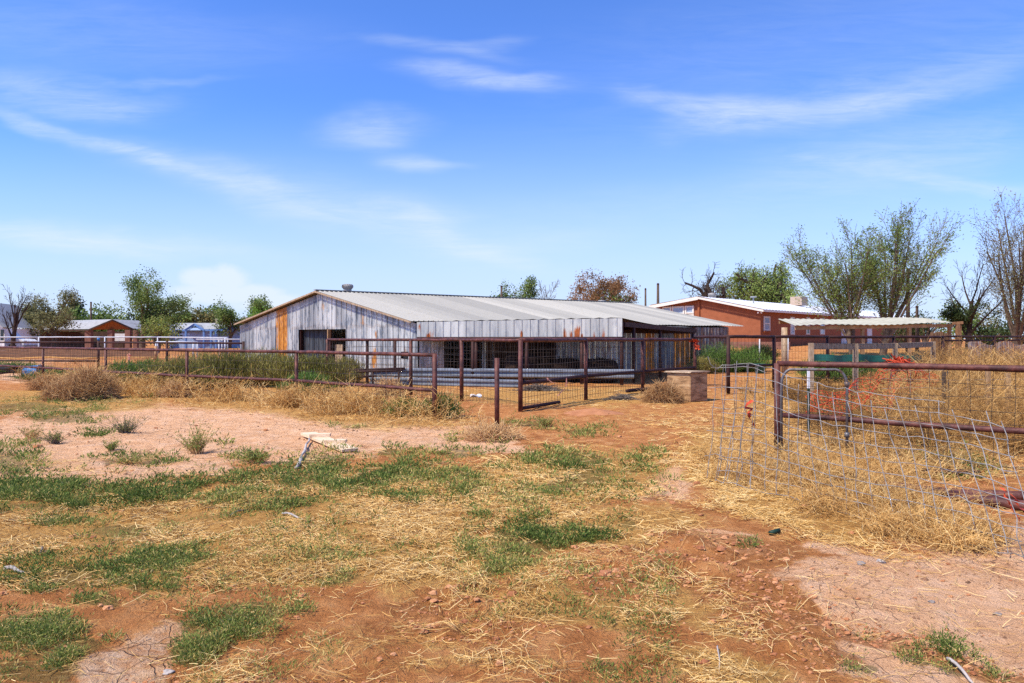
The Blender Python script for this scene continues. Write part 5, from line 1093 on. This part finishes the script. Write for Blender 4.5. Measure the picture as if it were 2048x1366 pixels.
h2 = thing('blue_house', (*W(420, 690, 85)[:2], hz), 'blue grey house with a grey roof and bright blue trim, left of the barn', 'house')
g = Geo(); r0, r1, e0, e1 = W(350, 646, 92), W(486, 646, 90), W(338, 661, 86), W(446, 660, 85)
g.add([r0, r1-np.array([2.2,0,0]), e1, e0], [(0,1,2,3)]); ga, g0_, g1_ = W(488, 645.5, 90), W(446, 660, 85), W(512, 660, 91); g.add([ga+(0,0,.05), g0_+(0,-.2,0), W(430,646,91), W(440,645,92)], [(0,1,2,3)])
pa_, pl_, pr_ = W(390, 648.5, 85.2), W(371, 660.5, 84.6), W(409, 660.5, 84.6); g.add([pa_+(0,0,.06), pl_, W(375,650,90), W(390,648.5,91)], [(0,1,2,3)]); g.add([pa_+(0,0,.06), pr_, W(405,650,90), W(390,648.5,91)], [(0,1,2,3)])
g.build('roof', MT['grey_roof'], h2)
g = Geo(); a, b = W(340, 661, 86.3), W(446, 661, 85.4); g.bar(np.r_[a[:2], 1.35], np.r_[b[:2], 1.35], .2, 2.3); g.add([ga, g0_, g1_], None, [(0,1,2)]); g.add([g0_, g1_, np.r_[g1_[:2], .2], np.r_[g0_[:2], .2]], [(0,1,2,3)]); g.add([pa_+(0,.1,0), pl_+(0,.1,0), pr_+(0,.1,0)], None, [(0,1,2)]); g.build('wall', MT['blue_wall'], h2)
g = Geo()
for p, q in ((pa_, pl_), (pa_, pr_), (ga, g0_), (ga, g1_), (e0, e1)): g.bar(p+(0,-.12,0), q+(0,-.12,0), .08, .24)
for px in (372, 408, 422, 432): p = W(px, 662, 84.7); g.bar((p[0], p[1], .3), p, .22, .22, up=(0,1,0))
g.build('trim', MT['blue_trim'], h2)
w_ = Geo(); c = W(390, 656.5, 85); lathe
w_.box(c, (.5,0,0), (0,.05,0), (0,0,.22)); w_.build('window', MT['dark_pane_and_shade'], h2)
c = W(442, 642, 90); Geo().box(c, (.55,0,0), (0,.5,0), (0,0,.35)).build('cooler', MT['beige'], h2)
a, b = W(454, 667, 86), W(480, 667, 88.5); Geo().bar(np.r_[a[:2]-(0,.15), 1.5], np.r_[b[:2]-(0,.15), 1.5], .1, 1.6).build('porch_shade_panel', MT['dark_pane_and_shade'], h2)  # solid dark panel stands in for the shade inside the porch
h3 = thing('white_building', (*W(-30, 690, 62)[:2], hz), 'white gabled building cut off by the left picture edge', 'building')
ra, rb = W(-45, 605, 62), W(14, 657, 62); g = Geo(); lo = W(9, 657, 62); g.add([np.r_[ra[:2], 0], np.r_[lo[:2], 0], np.r_[lo[:2], lo[2]+.2], ra], [(0,1,2,3)]); g.add([np.r_[lo[:2], 0], np.r_[lo[:2]+(-3,9), 0], np.r_[lo[:2]+(-3,9), lo[2]], lo], [(0,1,2,3)]); g.build('wall', MT['white'], h3)
g = Geo(); g.bar(ra+(0,-.3,.1), rb+(0,-.3,.05), .5, .14); g.add([ra+(0,-.5,.2), rb+(0,-.5,.14), rb+(-3,9,.1), ra+(-3,9,.2)], [(0,1,2,3)]); g.build('roof', MT['grey_roof'], h3)
p = W(4, 670, 61.8); Geo().box(p, (.12,0,0), (0,.06,0), (0,0,.5)).build('window', MT['dark_pane_and_shade'], h3)
h4 = thing('far_house', (*W(475, 660, 110)[:2], hz), 'distant dark gable roof peeking above the blue house', 'house')
a, l_, r_ = W(492, 635, 110), W(470, 645, 110), W(512, 645, 110); g = Geo(); g.add([a, l_, r_], None, [(0,1,2)]); g.add([l_, r_, np.r_[r_[:2], .3], np.r_[l_[:2], .3]], [(0,1,2,3)]); g.build('wall', MT['dark_wood'], h4)
g = Geo(); g.bar(a+(0,-.2,.05), l_+(0,-.2,0), .8, .2); g.bar(a+(0,-.2,.05), r_+(0,-.2,0), .8, .2); g.build('roof', MT['grey_roof'], h4)

# pickup truck
def truck(px0, px1, D, label):
    c = W((px0+px1)/2, 690, D); s_ = 5.6/2; o = thing('pickup_truck', (c[0], c[1], gzs(c)), label, 'pickup truck'); z0 = gzs(c); wd = .95
    def prof(g, pts, y0, y1):
        n = len(pts); v = [(c[0]+x, c[1]+y, z0+z) for y in (y0, y1) for x, z in pts]; g.add(v, [(i, (i+1) % n, (i+1) % n+n, i+n) for i in range(n)], [(0, i, i+1) for i in range(1, n-1)]+[(n, n+i+1, n+i) for i in range(1, n-1)])
    g = Geo(); prof(g, [(-2.8,.45),(-2.8,1.15),(-2.6,1.25),(-1.1,1.25),(1.0,1.25),(2.5,1.18),(2.8,1.0),(2.8,.45)], -wd, wd)
    g.build('body', MT['white'], o)
    g = Geo(); prof(g, [(-1.0,1.252),(-.75,1.95),(-.55,2.02),(.55,2.02),(.75,1.95),(1.5,1.252)], -wd+.08, wd-.08); g.build('cab', MT['white'], o)
    g = Geo(); prof(g, [(-.80,1.32),(-.62,1.86),(-.08,1.86),(-.08,1.32)], -wd+.06, -wd+.075); prof(g, [(.02,1.32),(.02,1.86),(.6,1.86),(1.15,1.32)], -wd+.06, -wd+.075); g.build('side_window', MT['dark_pane_and_shade'], o)
    for x in (-1.8, 1.75):
        w_ = Geo(); w_.tubes(np.array([(c[0]+x, c[1]-wd-.02, z0+.4), (c[0]+x, c[1]-wd+.24, z0+.4)]), .4, 24, True); w = w_.build('wheel', MT['black'], o, False); Geo().tubes(np.array([(c[0]+x, c[1]-wd-.03, z0+.4), (c[0]+x, c[1]-wd-.01, z0+.4)]), .24, 20, True).build('rim', MT['galv'], w, False)
    Geo().box((c[0]+2.78, c[1]-.7, z0+.95), (.04,0,0), (0,.18,0), (0,0,.1)).build('headlight', MT['glass'], o); Geo().box((c[0]+2.83, c[1], z0+.55), (.06,0,0), (0,.95,0), (0,0,.1)).build('bumper', MT['galv'], o)
    Geo().box((c[0]+1.0, c[1]-wd-.14, z0+1.36), (.06,0,0), (0,.12,0), (0,0,.09)).build('mirror', MT['white'], o)
truck(-58, 62, 64, 'white pickup truck parked behind the white rail fence at the left edge')

# ------------------------------------------------------------------ trees
def grow(rr, p, d, L, r, lv, tab, out, k=6):
    wand = tab[lv].get('wander', .15); upt = tab[lv].get('up', .05); P = [p.copy()]; dd = d/np.linalg.norm(d)
    for i in range(k-1):
        dd = dd + rr.normal(0, wand, 3)*np.array([1,1,.7]) + np.array([0,0,upt]); dd /= np.linalg.norm(dd); P.append(P[-1]+dd*L/(k-1))
    P = np.array(P); rad = r*np.linspace(1, tab[lv].get('taper', .35), k); out.append((lv, P, rad))
    if lv+1 < len(tab):
        t = tab[lv+1]; n = max(1, int(round(t['n']*rr.uniform(.8, 1.2)))); ph = rr.random()*6.28
        for i in range(n):
            s_ = t.get('t0', .25)+(t.get('t1', 1.0)-t.get('t0', .25))*(i+rr.random())/n; x = min(s_*(k-1), k-1.001); j = int(x); fr = x-j
            q = P[j]*(1-fr)+P[j+1]*fr; tg_ = P[j+1]-P[j]; tg_ /= np.linalg.norm(tg_); a = ph+i*2.4+rr.normal(0, .3)
            e1 = np.cross(tg_, [.3,.2,1]); e1 /= np.linalg.norm(e1); e2 = np.cross(tg_, e1); an = math.radians(t['ang']*rr.uniform(.65, 1.3))
            nd = tg_*math.cos(an) + (e1*math.cos(a)+e2*math.sin(a))*math.sin(an)
            grow(rr, q, nd, L*t['len']*rr.uniform(.7, 1.25)*(1-.35*s_*(lv > 0)), np.interp(x, np.arange(k), rad)*t.get('rad', .6), lv+1, tab, out, max(4, k-1))
VASE = [dict(wander=.06, up=.02, taper=.8), dict(n=10, t0=.25, t1=1, ang=28, len=2.7, wander=.06, up=.06, rad=.42), dict(n=12, t0=.2, ang=33, len=.42, wander=.09, up=.05, rad=.42), dict(n=9, t0=.15, ang=36, len=.55, wander=.12, up=.02, rad=.5)]
ROUND = [dict(wander=.08, up=.05, taper=.7), dict(n=6, t0=.45, ang=48, len=1.0, wander=.12, up=.05, rad=.6), dict(n=6, t0=.3, ang=45, len=.6, wander=.16, up=.03, rad=.55), dict(n=6, t0=.25, ang=45, len=.5, wander=.2, up=.0, rad=.55)]
BARE = [dict(wander=.06, up=.05, taper=.55), dict(n=8, t0=.3, ang=38, len=.75, wander=.1, up=.08, rad=.5), dict(n=7, t0=.25, ang=36, len=.5, wander=.12, up=.05, rad=.5), dict(n=5, t0=.2, ang=36, len=.55, wander=.15, rad=.6)]
GNARL = [dict(wander=.12, up=.1, taper=.9), dict(n=10, t0=.7, ang=68, len=1.05, wander=.5, up=.10, rad=.62, taper=.35), dict(n=9, t0=.15, ang=60, len=.5, wander=.45, up=.05, rad=.5), dict(n=9, t0=.2, ang=55, len=.5, wander=.35, rad=.5)]
def tree(px, D, top, hw, tab, leafm, label, name='leafy_tree', cat='tree', nleaf=3500, lsize=.16, bark='bark', tr=.2, seed=1, base=None, group=None, sig=.12, trunk=.25, first=.34, clump=1.0, lvmin=2, zmin=None, ce=2.2):
    rr = np.random.default_rng(seed*101+px); p = GD(px if base is None else base, D); p[2] = float(gz0(p[0], p[1])); H = (CH-(top-HY)*D/F)-p[2]; HWm = hw*D/F
    out = []; grow(rr, np.zeros(3), np.array([0,0,1.]), H*first, tr, 0, tab, out, 7)
    tips = np.concatenate([P for lv, P, r in out if lv >= 2]); zs = np.percentile(tips[:, 2], 99.5); xs = np.percentile(np.abs(tips[:, 0]-0), 99); cx = 0 if base is None else (px-base)*D/F
    sx, sz = HWm/max(xs, .1), H/zs; f = thing(name, p, label, cat, group)
    def tf(P):
        Q = P*np.array([sx, sx, sz]); Q[..., 0] += cx*np.clip(Q[..., 2:3][..., 0]/H, 0, 1); return Q+p
    gt, gb = Geo(), Geo()
    for lv, P, r in out: (gt if lv <= 1 else gb).tubes(tf(P), np.maximum(r*(1 if lv < 2 else .6), .004+.00012*D*(lv >= 2)), 7 if lv <= 1 else 4)
    gt.build('trunk', MT[bark], f, True)
    gb.build('branches', MT[bark], f)
    if nleaf and leafm:
        src = [tf(P) for lv, P, r in out if lv >= lvmin]; pts = np.concatenate([s_[1:]*(1-x)+s_[:-1]*x for s_ in src for x in (0, .5)])
        wgt = fbm(pts[:, 0]*clump+seed*3, pts[:, 2]*clump+pts[:, 1]*.5, 2)**ce
        if zmin is not None: wgt *= sstep(zmin[0], zmin[1], (pts[:, 2]-p[2])/H)
        i = rr.choice(len(pts), nleaf, p=wgt/wgt.sum()); b = pts[i]+rr.normal(0, sig, (nleaf, 3)); b[:, 2] = np.maximum(b[:, 2], p[2]+.1)
        d = rr.normal(0, 1, (nleaf, 3)); d[:, 2] -= .2; tint = np.clip(.5+.9*(fbm(b[:, 0]*.9+9, b[:, 2]*.9+b[:, 1]*.7)-.5)+rr.normal(0, .2, nleaf), 0, 1)
        Geo().leaves(b, d, lsize*rr.uniform(.6, 1.4, nleaf), lsize*.62*rr.uniform(.7, 1.2, nleaf), tint).build('crown', MT[leafm], f)
    return f
def bush(px, D, top, hw, leafm, label, name='bushy_tree', n=4200, lsize=.2, cat='tree', group=None, seed=1, lobes=9, flat=.5):
    """dense tree or hedge bush: many leaf clumps spread through an uneven volume round real stems"""
    rr = np.random.default_rng(seed*77+px); p = GD(px, D); p[2] = float(gz0(p[0], p[1])); H = (CH-(top-HY)*D/F)-p[2]; hwm = hw*D/F; f = thing(name, p, label, cat, group)
    g = Geo()
    for i in range(7):
        e = p+np.array([rr.normal(0, hwm*.4), rr.normal(0, hwm*.3), H*rr.uniform(.5, .8)]); g.tubes(np.array([p, p*.6+e*.4+(0,0,H*.1), e]), np.array([[.12,.08,.04]]), 6)
    g.build('trunk', MT['bark'], f, True); c = []
    for i in range(lobes): a = rr.random()*6.28; q = rr.random()**.5*.75; c.append((p[0]+hwm*q*math.cos(a), p[1]+hwm*.7*q*math.sin(a), p[2]+H*rr.uniform(.3, .78)*(1-.35*q), hwm*rr.uniform(.28, .5), H*rr.uniform(.16, .3)))
    c = np.array(c); k = rr.integers(0, lobes, n); u = rr.normal(size=(n, 3)); u /= np.linalg.norm(u, axis=1, keepdims=True); rad = rr.random(n)**.4
    b = c[k, :3] + u*rad[:, None]*np.stack([c[k, 3], c[k, 3], c[k, 4]], 1)
    m = fbm(b[:, 0]*1.1+seed, b[:, 2]*1.3+b[:, 1]) > .30+.2*rr.random(n); b, u = b[m], u[m]; b[:, 2] = np.maximum(b[:, 2], p[2]+.05)
    b = p + (b-p)*np.array([hwm/np.percentile(np.abs(b[:, 0]-p[0]), 97), 1, H/np.percentile(b[:, 2]-p[2], 98.5)]); d = u+rr.normal(0, .9, b.shape); tint = np.clip(.5+.9*(fbm(b[:, 0]*.9+9, b[:, 2]*.9+b[:, 1]*.7)-.5)+rr.normal(0, .2, len(b)), 0, 1)
    Geo().leaves(b, d, lsize*rr.uniform(.6, 1.5, len(b)), lsize*.6, tint).build('crown', MT[leafm], f)

tree(1664, 42, 454, 80, VASE, 'elm', 'broad feathery green elm on the left of the pair behind the shelter', 'elm_tree', nleaf=15000, lsize=.11, lvmin=3, seed=3, base=1705, sig=.12, tr=.2, first=.30, ce=1.1)
tree(1803, 42, 428, 84, VASE, 'elm', 'taller feathery elm on the right of the pair behind the shelter', 'elm_tree', nleaf=12500, lsize=.11, lvmin=3, seed=6, base=1765, sig=.12, tr=.22, first=.30, ce=1.1)
tree(1935, 43, 518, 52, BARE, 'darkg', 'dark mostly bare tree right of the elm pair', 'bare_tree', nleaf=3500, lsize=.12, bark='bark_dark', seed=9, tr=.2, first=.5, zmin=(.6, .2))
tree(2018, 40, 392, 80, VASE, 'olive', 'tallest tree, thinly leafed, at the right picture edge', 'elm_tree', nleaf=6500, lsize=.09, ce=1.0, lvmin=3, seed=12, base=2035, tr=.24, first=.34, sig=.16)
tree(1425, 76, 532, 55, GNARL, None, 'dead twisted cottonwood with bare contorted limbs above the terracotta house', 'dead_tree', nleaf=0, bark='bark_dark', seed=4, tr=.52, first=.5)
tree(1550, 80, 512, 66, GNARL, 'cotton', 'half dead cottonwood with light green leaves above the terracotta house', 'cottonwood_tree', nleaf=7000, lsize=.24, bark='bark_dark', seed=8, tr=.6, first=.5, sig=.35, zmin=(1.0, .75))
tree(1490, 84, 540, 42, ROUND, 'cotton', 'smaller pale green cottonwood between the dead tree and the half dead one', 'cottonwood_tree', nleaf=5000, lsize=.24, seed=5, tr=.4, sig=.35)
tree(1215, 62, 556, 68, ROUND, 'rustl', 'rusty brown leaved tree behind the barn ridge', 'rusty_tree', nleaf=8000, lsize=.17, seed=7, tr=.25, sig=.25)
bush(1225, 58, 590, 55, 'mid', 'green bushy tree under the rusty brown tree behind the barn', n=1800, lsize=.18, seed=3)
tree(1036, 66, 561, 42, ROUND, 'mid', 'round green tree behind the barn ridge, middle of the picture', 'leafy_tree', nleaf=6000, lsize=.18, seed=2, tr=.22, sig=.22)
tree(1090, 68, 560, 28, BARE, None, 'thin bare branched tree right of the round green one behind the barn', 'bare_tree', nleaf=0, seed=3, tr=.1, first=.5)
tree(24, 62, 570, 30, BARE, None, 'bare dark tree standing over the white truck at far left', 'bare_tree', nleaf=0, bark='bark_dark', seed=5, tr=.22, first=.55)
tree(108, 72, 586, 52, ROUND, 'olive', 'grey olive tree in front of the brown gabled house', 'olive_tree', nleaf=8000, lsize=.18, seed=4, tr=.25, sig=.3)
tree(285, 68, 551, 70, ROUND, 'mid', 'large green tree with separate leafy clumps right of the brown gable', 'leafy_tree', nleaf=10000, lsize=.17, seed=11, tr=.3, sig=.32, clump=1.6)
bush(318, 66, 603, 46, 'darkg', 'dark green bushy tree under the large clumped tree', n=3600, lsize=.18, seed=5)
bush(316, 58, 628, 36, 'lime_weed', 'yellow green shrub between the brown gabled and the blue house', 'tall_shrub', n=2600, lsize=.14, cat='shrub', seed=6)
tree(508, 84, 598, 40, ROUND, 'mid', 'upright green tree behind the blue house, left of the barn roof', 'leafy_tree', nleaf=6000, lsize=.22, seed=6, tr=.25, sig=.3)
tree(460, 86, 608, 34, ROUND, 'mid', 'loose green tree behind the blue house roof', 'leafy_tree', nleaf=4500, lsize=.22, seed=9, tr=.22, sig=.32)
bush(534, 62, 619, 34, 'bright', 'rounded bright green tree against the left slope of the barn roof', n=3200, lsize=.16, seed=8, lobes=6)
G3 = 'green trees of the hedgerow behind the left houses'
for i, (px, D, top, hw, m, lb) in enumerate(((60,105,622,45,'darkg','dark green hedgerow tree behind the white truck'),(140,112,606,20,'darkg','dark pointed evergreen top right of the olive tree'),(165,108,622,40,'mid','mid green hedgerow tree left of the thin utility pole'),(215,108,620,40,'mid','mid green hedgerow tree right of the thin utility pole'),
        (352,110,616,42,'mid','mid green hedgerow tree behind the blue house left end'),(405,112,626,46,'olive','olive hedgerow tree above the blue gable'),(430,114,617,34,'mid','green hedgerow tree left of the loose green tree'),(250,115,625,50,'darkg','dark hedgerow tree behind the large clumped tree'),(100,100,628,40,'olive','low olive bush behind the olive tree'))):
    bush(px, D, top, hw, m, lb, 'hedgerow_tree', 5200, .42, 'tree', G3, i+2, 16)
G4 = 'dark bushes behind the shelter at right'
for i, (px, D, top, hw, m, lb) in enumerate(((1850,58,628,42,'darkg','dark green bush between the taller elm and the bare tree'),(1918,50,606,36,'mid','yellow green bush at the foot of the dark bare tree'),(1978,55,620,40,'olive','olive bush between the bare tree and the tallest tree'),(2040,52,634,40,'darkg','dark bush at the right edge under the tallest tree'),(1960,50,655,50,'darkg','low dark hedge left of the tallest tree trunk'),(1815,60,640,40,'darkg','low dark bush right end of the terracotta house'))):
    bush(px, D, top, hw, m, lb, 'dark_bush', 1900, .17, 'bush', G4, i+5)
g = Geo(); U = np.linspace(-1, 1, 40); V = np.array([[(45+40*u, 150+25*abs(u)+30*v, .6+(3.6*math.exp(-(u*1.4)**2)+.6*math.sin(u*9)*.3)*v) for v in np.linspace(0, 1, 6)] for u in U]); g.grid(V)
g.build('hill', mat('pale dry hillside', [lin(176,150,112), lin(204,180,142)], .2, 1), None, True, 'low pale dry hillside beyond the bushes at right', 'hill', kind='structure')
# metal scrap fence at far right
a, b = GD(1935, 33), GD(2120, 34.5); g = Geo(); wall(g, a[:2], b[:2], lambda t: 1.35+.12*math.sin(t*20), None, .3, .03, 4, (), lambda t, z: .3, .8, 51); g.build('sheet_fence', MT['mixed_boards'], None, False, 'dark patched sheet metal fence behind the rails at the right edge', 'fence')
# poles
def pole(px, D, top, r, label, cross=False):
    p = GD(px, D); t = W(px, top, D); o = thing('utility_pole', p, label, 'pole'); Geo().tubes(np.array([p-(0,0,.1), t]), np.array([[r*1.2, r*.8]]), 10, True).build('shaft', MT['pole'], o, True)
    if cross: Geo().box(t-(0,0,.5), (.6,0,0), (0,.05,0), (0,0,.06)).build('crossarm', MT['pole'], o)
    else: lathe(Geo(), t, [(r*.86,-.12),(r*.9,-.02),(r*.5,.03),(.001,.04)], 12).build('cap', MT['dark_pipe'], o, True)
pole(182, 88, 604, .13, 'thin dark pole above the brown gabled house roof')
pole(1003, 64, 572, .12, 'short wooden pole left of the round green tree behind the barn')
pole(1291, 58, 577, .09, 'slim dark pole right of the rusty tree, shorter of the pair')
pole(1316, 60, 567, .13, 'dark pole at the left end of the terracotta house, taller of the pair')
pole(1816, 46, 538, .13, 'tall wooden pole between branches of the taller elm')
pole(1834, 47, 612, .11, 'shorter pole beside the tall wooden pole near the taller elm')

# ------------------------------------------------------------------ light, sky, camera
SV = Vector((-.62, -.42, 1.05)).normalized()
el, az = math.asin(SV.z), math.atan2(SV.x, SV.y)
sun = bpy.data.lights.new('sun', 'SUN'); sun.energy = 4.6; sun.angle = math.radians(4.0); sun.color = (1, .91, .77)
so = bpy.data.objects.new('sun', sun); sc.collection.objects.link(so); so.rotation_euler = (-SV).to_track_quat('-Z', 'Y').to_euler(); so.location = (-20, -10, 40)
w = bpy.data.worlds.new('World'); sc.world = w; w.use_nodes = True; nt = w.node_tree; N, L = nt.nodes, nt.links
bg = N['Background']; sky = N.new('ShaderNodeTexSky'); sky.sky_type = 'NISHITA'; sky.sun_disc = False; sky.sun_elevation = el; sky.sun_rotation = az; sky.altitude = 1500; sky.air_density = 1.0; sky.dust_density = .6; sky.ozone_density = 2.5
tc = N.new('ShaderNodeTexCoord'); sp = N.new('ShaderNodeSeparateXYZ'); L.new(tc.outputs['Generated'], sp.inputs[0])
def m_(op, a, b=None, c=None, clamp=False):
    n = N.new('ShaderNodeMath'); n.operation = op; n.use_clamp = clamp
    for i, x in enumerate((a, b, c)):
        if x is None: continue
        if isinstance(x, (int, float)): n.inputs[i].default_value = x
        else: L.new(x, n.inputs[i])
    return n.outputs[0]
ay = m_('MAXIMUM', m_('ABSOLUTE', sp.outputs[1]), .12); U_ = m_('DIVIDE', sp.outputs[0], ay); V_ = m_('DIVIDE', sp.outputs[2], ay)
cb = N.new('ShaderNodeCombineXYZ'); L.new(U_, cb.inputs[0]); L.new(V_, cb.inputs[1])
def noise(scale, stretch, rot, det=5, rough=.55, dist=0):
    mp = N.new('ShaderNodeMapping'); mp.inputs['Scale'].default_value = (*stretch, 1); mp.inputs['Rotation'].default_value = (0, 0, rot); L.new(cb.outputs[0], mp.inputs[0])
    n = N.new('ShaderNodeTexNoise'); n.inputs['Scale'].default_value = scale; n.inputs['Detail'].default_value = det; n.inputs['Roughness'].default_value = rough; n.inputs['Distortion'].default_value = dist; L.new(mp.outputs[0], n.inputs['Vector']); return n
warp = noise(2.6, (1, 2.2), -.15, 4, .55); wsub = N.new('ShaderNodeVectorMath'); wsub.operation = 'MULTIPLY_ADD'; wsub.inputs[1].default_value = (.26, .10, 0); wsub.inputs[2].default_value = (-.13, -.05, 0); L.new(warp.outputs['Color'], wsub.inputs[0])
wv = N.new('ShaderNodeVectorMath'); wv.operation = 'ADD'; L.new(cb.outputs[0], wv.inputs[0]); L.new(wsub.outputs[0], wv.inputs[1])
streak = noise(4.2, (1.0, 5.5), -.20, 9, .66, 1.4).outputs['Fac']; fine = noise(9, (1, 3), -.1, 6, .6).outputs['Fac']; fib = noise(11, (1, 9), -.24, 9, .7, .8).outputs['Fac']
CL = [(965,156,150,22,3,.62),(1010,150,90,12,-4,.3),(1440,228,130,34,-6,.66),(1340,205,130,22,12,.4),(1620,215,240,34,-10,.42),(1850,160,300,50,-14,.34),(745,258,120,28,-4,.52),(815,318,80,18,2,.48),(870,320,110,8,0,.25),
      (40,240,110,16,16,.5),(180,288,170,18,18,.5),(330,335,140,14,20,.35),(420,365,260,42,18,.38),(620,415,200,20,18,.3),(720,430,330,50,15,.36),(900,478,150,20,18,.5),(960,500,150,18,12,.35),(1050,490,160,18,-4,.25),(120,185,220,40,4,.42),(230,205,110,22,-4,.26),(860,100,150,13,4,.3),(960,90,80,10,-14,.22),
      (1800,310,360,60,-10,.36),(1930,364,200,14,5,.45),(1700,330,180,14,0,.22),(80,472,330,22,5,.62),(300,500,260,16,5,.36),(1650,110,600,150,-8,.14),(180,60,500,70,4,.16),(1500,420,700,50,-3,.12),(340,155,110,8,4,.22)]
acc = None
for (cx, cy, rx, ry, rot, s_) in CL:
    mp = N.new('ShaderNodeMapping'); mp.vector_type = 'TEXTURE'; mp.inputs['Location'].default_value = ((cx-HX)/F, (HY-cy)/F, 0); mp.inputs['Rotation'].default_value = (0, 0, -math.radians(rot)); mp.inputs['Scale'].default_value = (rx*1.7/F, ry*1.9/F, 1); L.new(wv.outputs[0], mp.inputs[0])
    ln = N.new('ShaderNodeVectorMath'); ln.operation = 'LENGTH'; L.new(mp.outputs[0], ln.inputs[0])
    mr = N.new('ShaderNodeMapRange'); mr.interpolation_type = 'SMOOTHERSTEP'; mr.inputs[1].default_value = 1.0; mr.inputs[2].default_value = .0; mr.inputs[3].default_value = 0; mr.inputs[4].default_value = s_; L.new(ln.outputs['Value'], mr.inputs[0])
    acc = mr.outputs[0] if acc is None else m_('SUBTRACT', m_('ADD', acc, mr.outputs[0]), m_('MULTIPLY', acc, mr.outputs[0]))
cirrus = m_('MULTIPLY', acc, m_('MULTIPLY_ADD', streak, 2.0, m_('MULTIPLY_ADD', fib, 1.1, m_('MULTIPLY_ADD', fine, .5, -1.02))), None, True)
# one far cumulus bank low on the horizon
cn = noise(16, (1, 1.15), 0, 6, .6).outputs['Fac']; cum = None
for (cx, cy, rx, ry) in ((405,556,50,26),(450,560,55,32),(430,585,90,26),(500,590,70,24),(545,608,90,22),(330,612,60,18)):
    mp = N.new('ShaderNodeMapping'); mp.vector_type = 'TEXTURE'; mp.inputs['Location'].default_value = ((cx-HX)/F, (HY-cy)/F, 0); mp.inputs['Scale'].default_value = (rx/F, ry/F, 1); L.new(cb.outputs[0], mp.inputs[0])
    ln = N.new('ShaderNodeVectorMath'); ln.operation = 'LENGTH'; L.new(mp.outputs[0], ln.inputs[0]); cum = ln.outputs['Value'] if cum is None else m_('MINIMUM', cum, ln.outputs['Value'])
mr = N.new('ShaderNodeMapRange'); mr.interpolation_type = 'SMOOTHSTEP'; mr.inputs[1].default_value = 1.15; mr.inputs[2].default_value = .55; mr.inputs[4].default_value = .8; L.new(m_('ADD', cum, m_('MULTIPLY_ADD', cn, 1.1, -.55)), mr.inputs[0])
cover = m_('MAXIMUM', m_('MULTIPLY', cirrus, .74), mr.outputs[0])
hs = N.new('ShaderNodeHueSaturation'); hs.inputs['Saturation'].default_value = 1.0; hs.inputs['Value'].default_value = 1.0; tn = N.new('ShaderNodeMix'); tn.data_type = 'RGBA'; tn.blend_type = 'MULTIPLY'; tn.inputs[0].default_value = 1; tn.inputs[7].default_value = (.84, 1.25, 2.04, 1); L.new(sky.outputs[0], tn.inputs[6]); L.new(tn.outputs[2], hs.inputs['Color'])
# thin veil whitening toward the horizon
veil = N.new('ShaderNodeMapRange'); veil.interpolation_type = 'SMOOTHSTEP'; veil.inputs[1].default_value = .36; veil.inputs[2].default_value = -.02; veil.inputs[3].default_value = 0; veil.inputs[4].default_value = .95; L.new(V_, veil.inputs[0])
vc = N.new('ShaderNodeMix'); vc.data_type = 'RGBA'; L.new(veil.outputs[0], vc.inputs[0]); L.new(hs.outputs[0], vc.inputs[6]); vc.inputs[7].default_value = (4.9, 5.8, 7.35, 1)
mx = N.new('ShaderNodeMix'); mx.data_type = 'RGBA'; L.new(cover, mx.inputs[0]); L.new(vc.outputs[2], mx.inputs[6]); mx.inputs[7].default_value = (6.0, 6.7, 7.6, 1); L.new(mx.outputs[2], bg.inputs['Color'])
bg.inputs['Strength'].default_value = .10
w.cycles.sampling_method = 'MANUAL'; w.cycles.sample_map_resolution = 512
cam = bpy.data.cameras.new('camera'); co = bpy.data.objects.new('camera', cam); sc.collection.objects.link(co); sc.camera = co
co.location = (0, 0, CH); co.rotation_euler = (math.radians(90), 0, 0); cam.sensor_width = 36; cam.lens = 36*F/2048; cam.shift_y = -(683-HY)/2048; cam.clip_end = 3000; cam.clip_start = .05
sc.view_settings.view_transform = 'Standard'; sc.view_settings.look = 'None'; sc.view_settings.exposure = .46; sc.view_settings.gamma = 1
sc.render.resolution_x, sc.render.resolution_y = 1024, 683
sc.cycles.max_bounces = 6; sc.cycles.transparent_max_bounces = 8; sc.cycles.use_denoising = False; sc.cycles.denoiser = 'OPENIMAGEDENOISE'; sc.cycles.denoising_input_passes = 'RGB_ALBEDO_NORMAL'
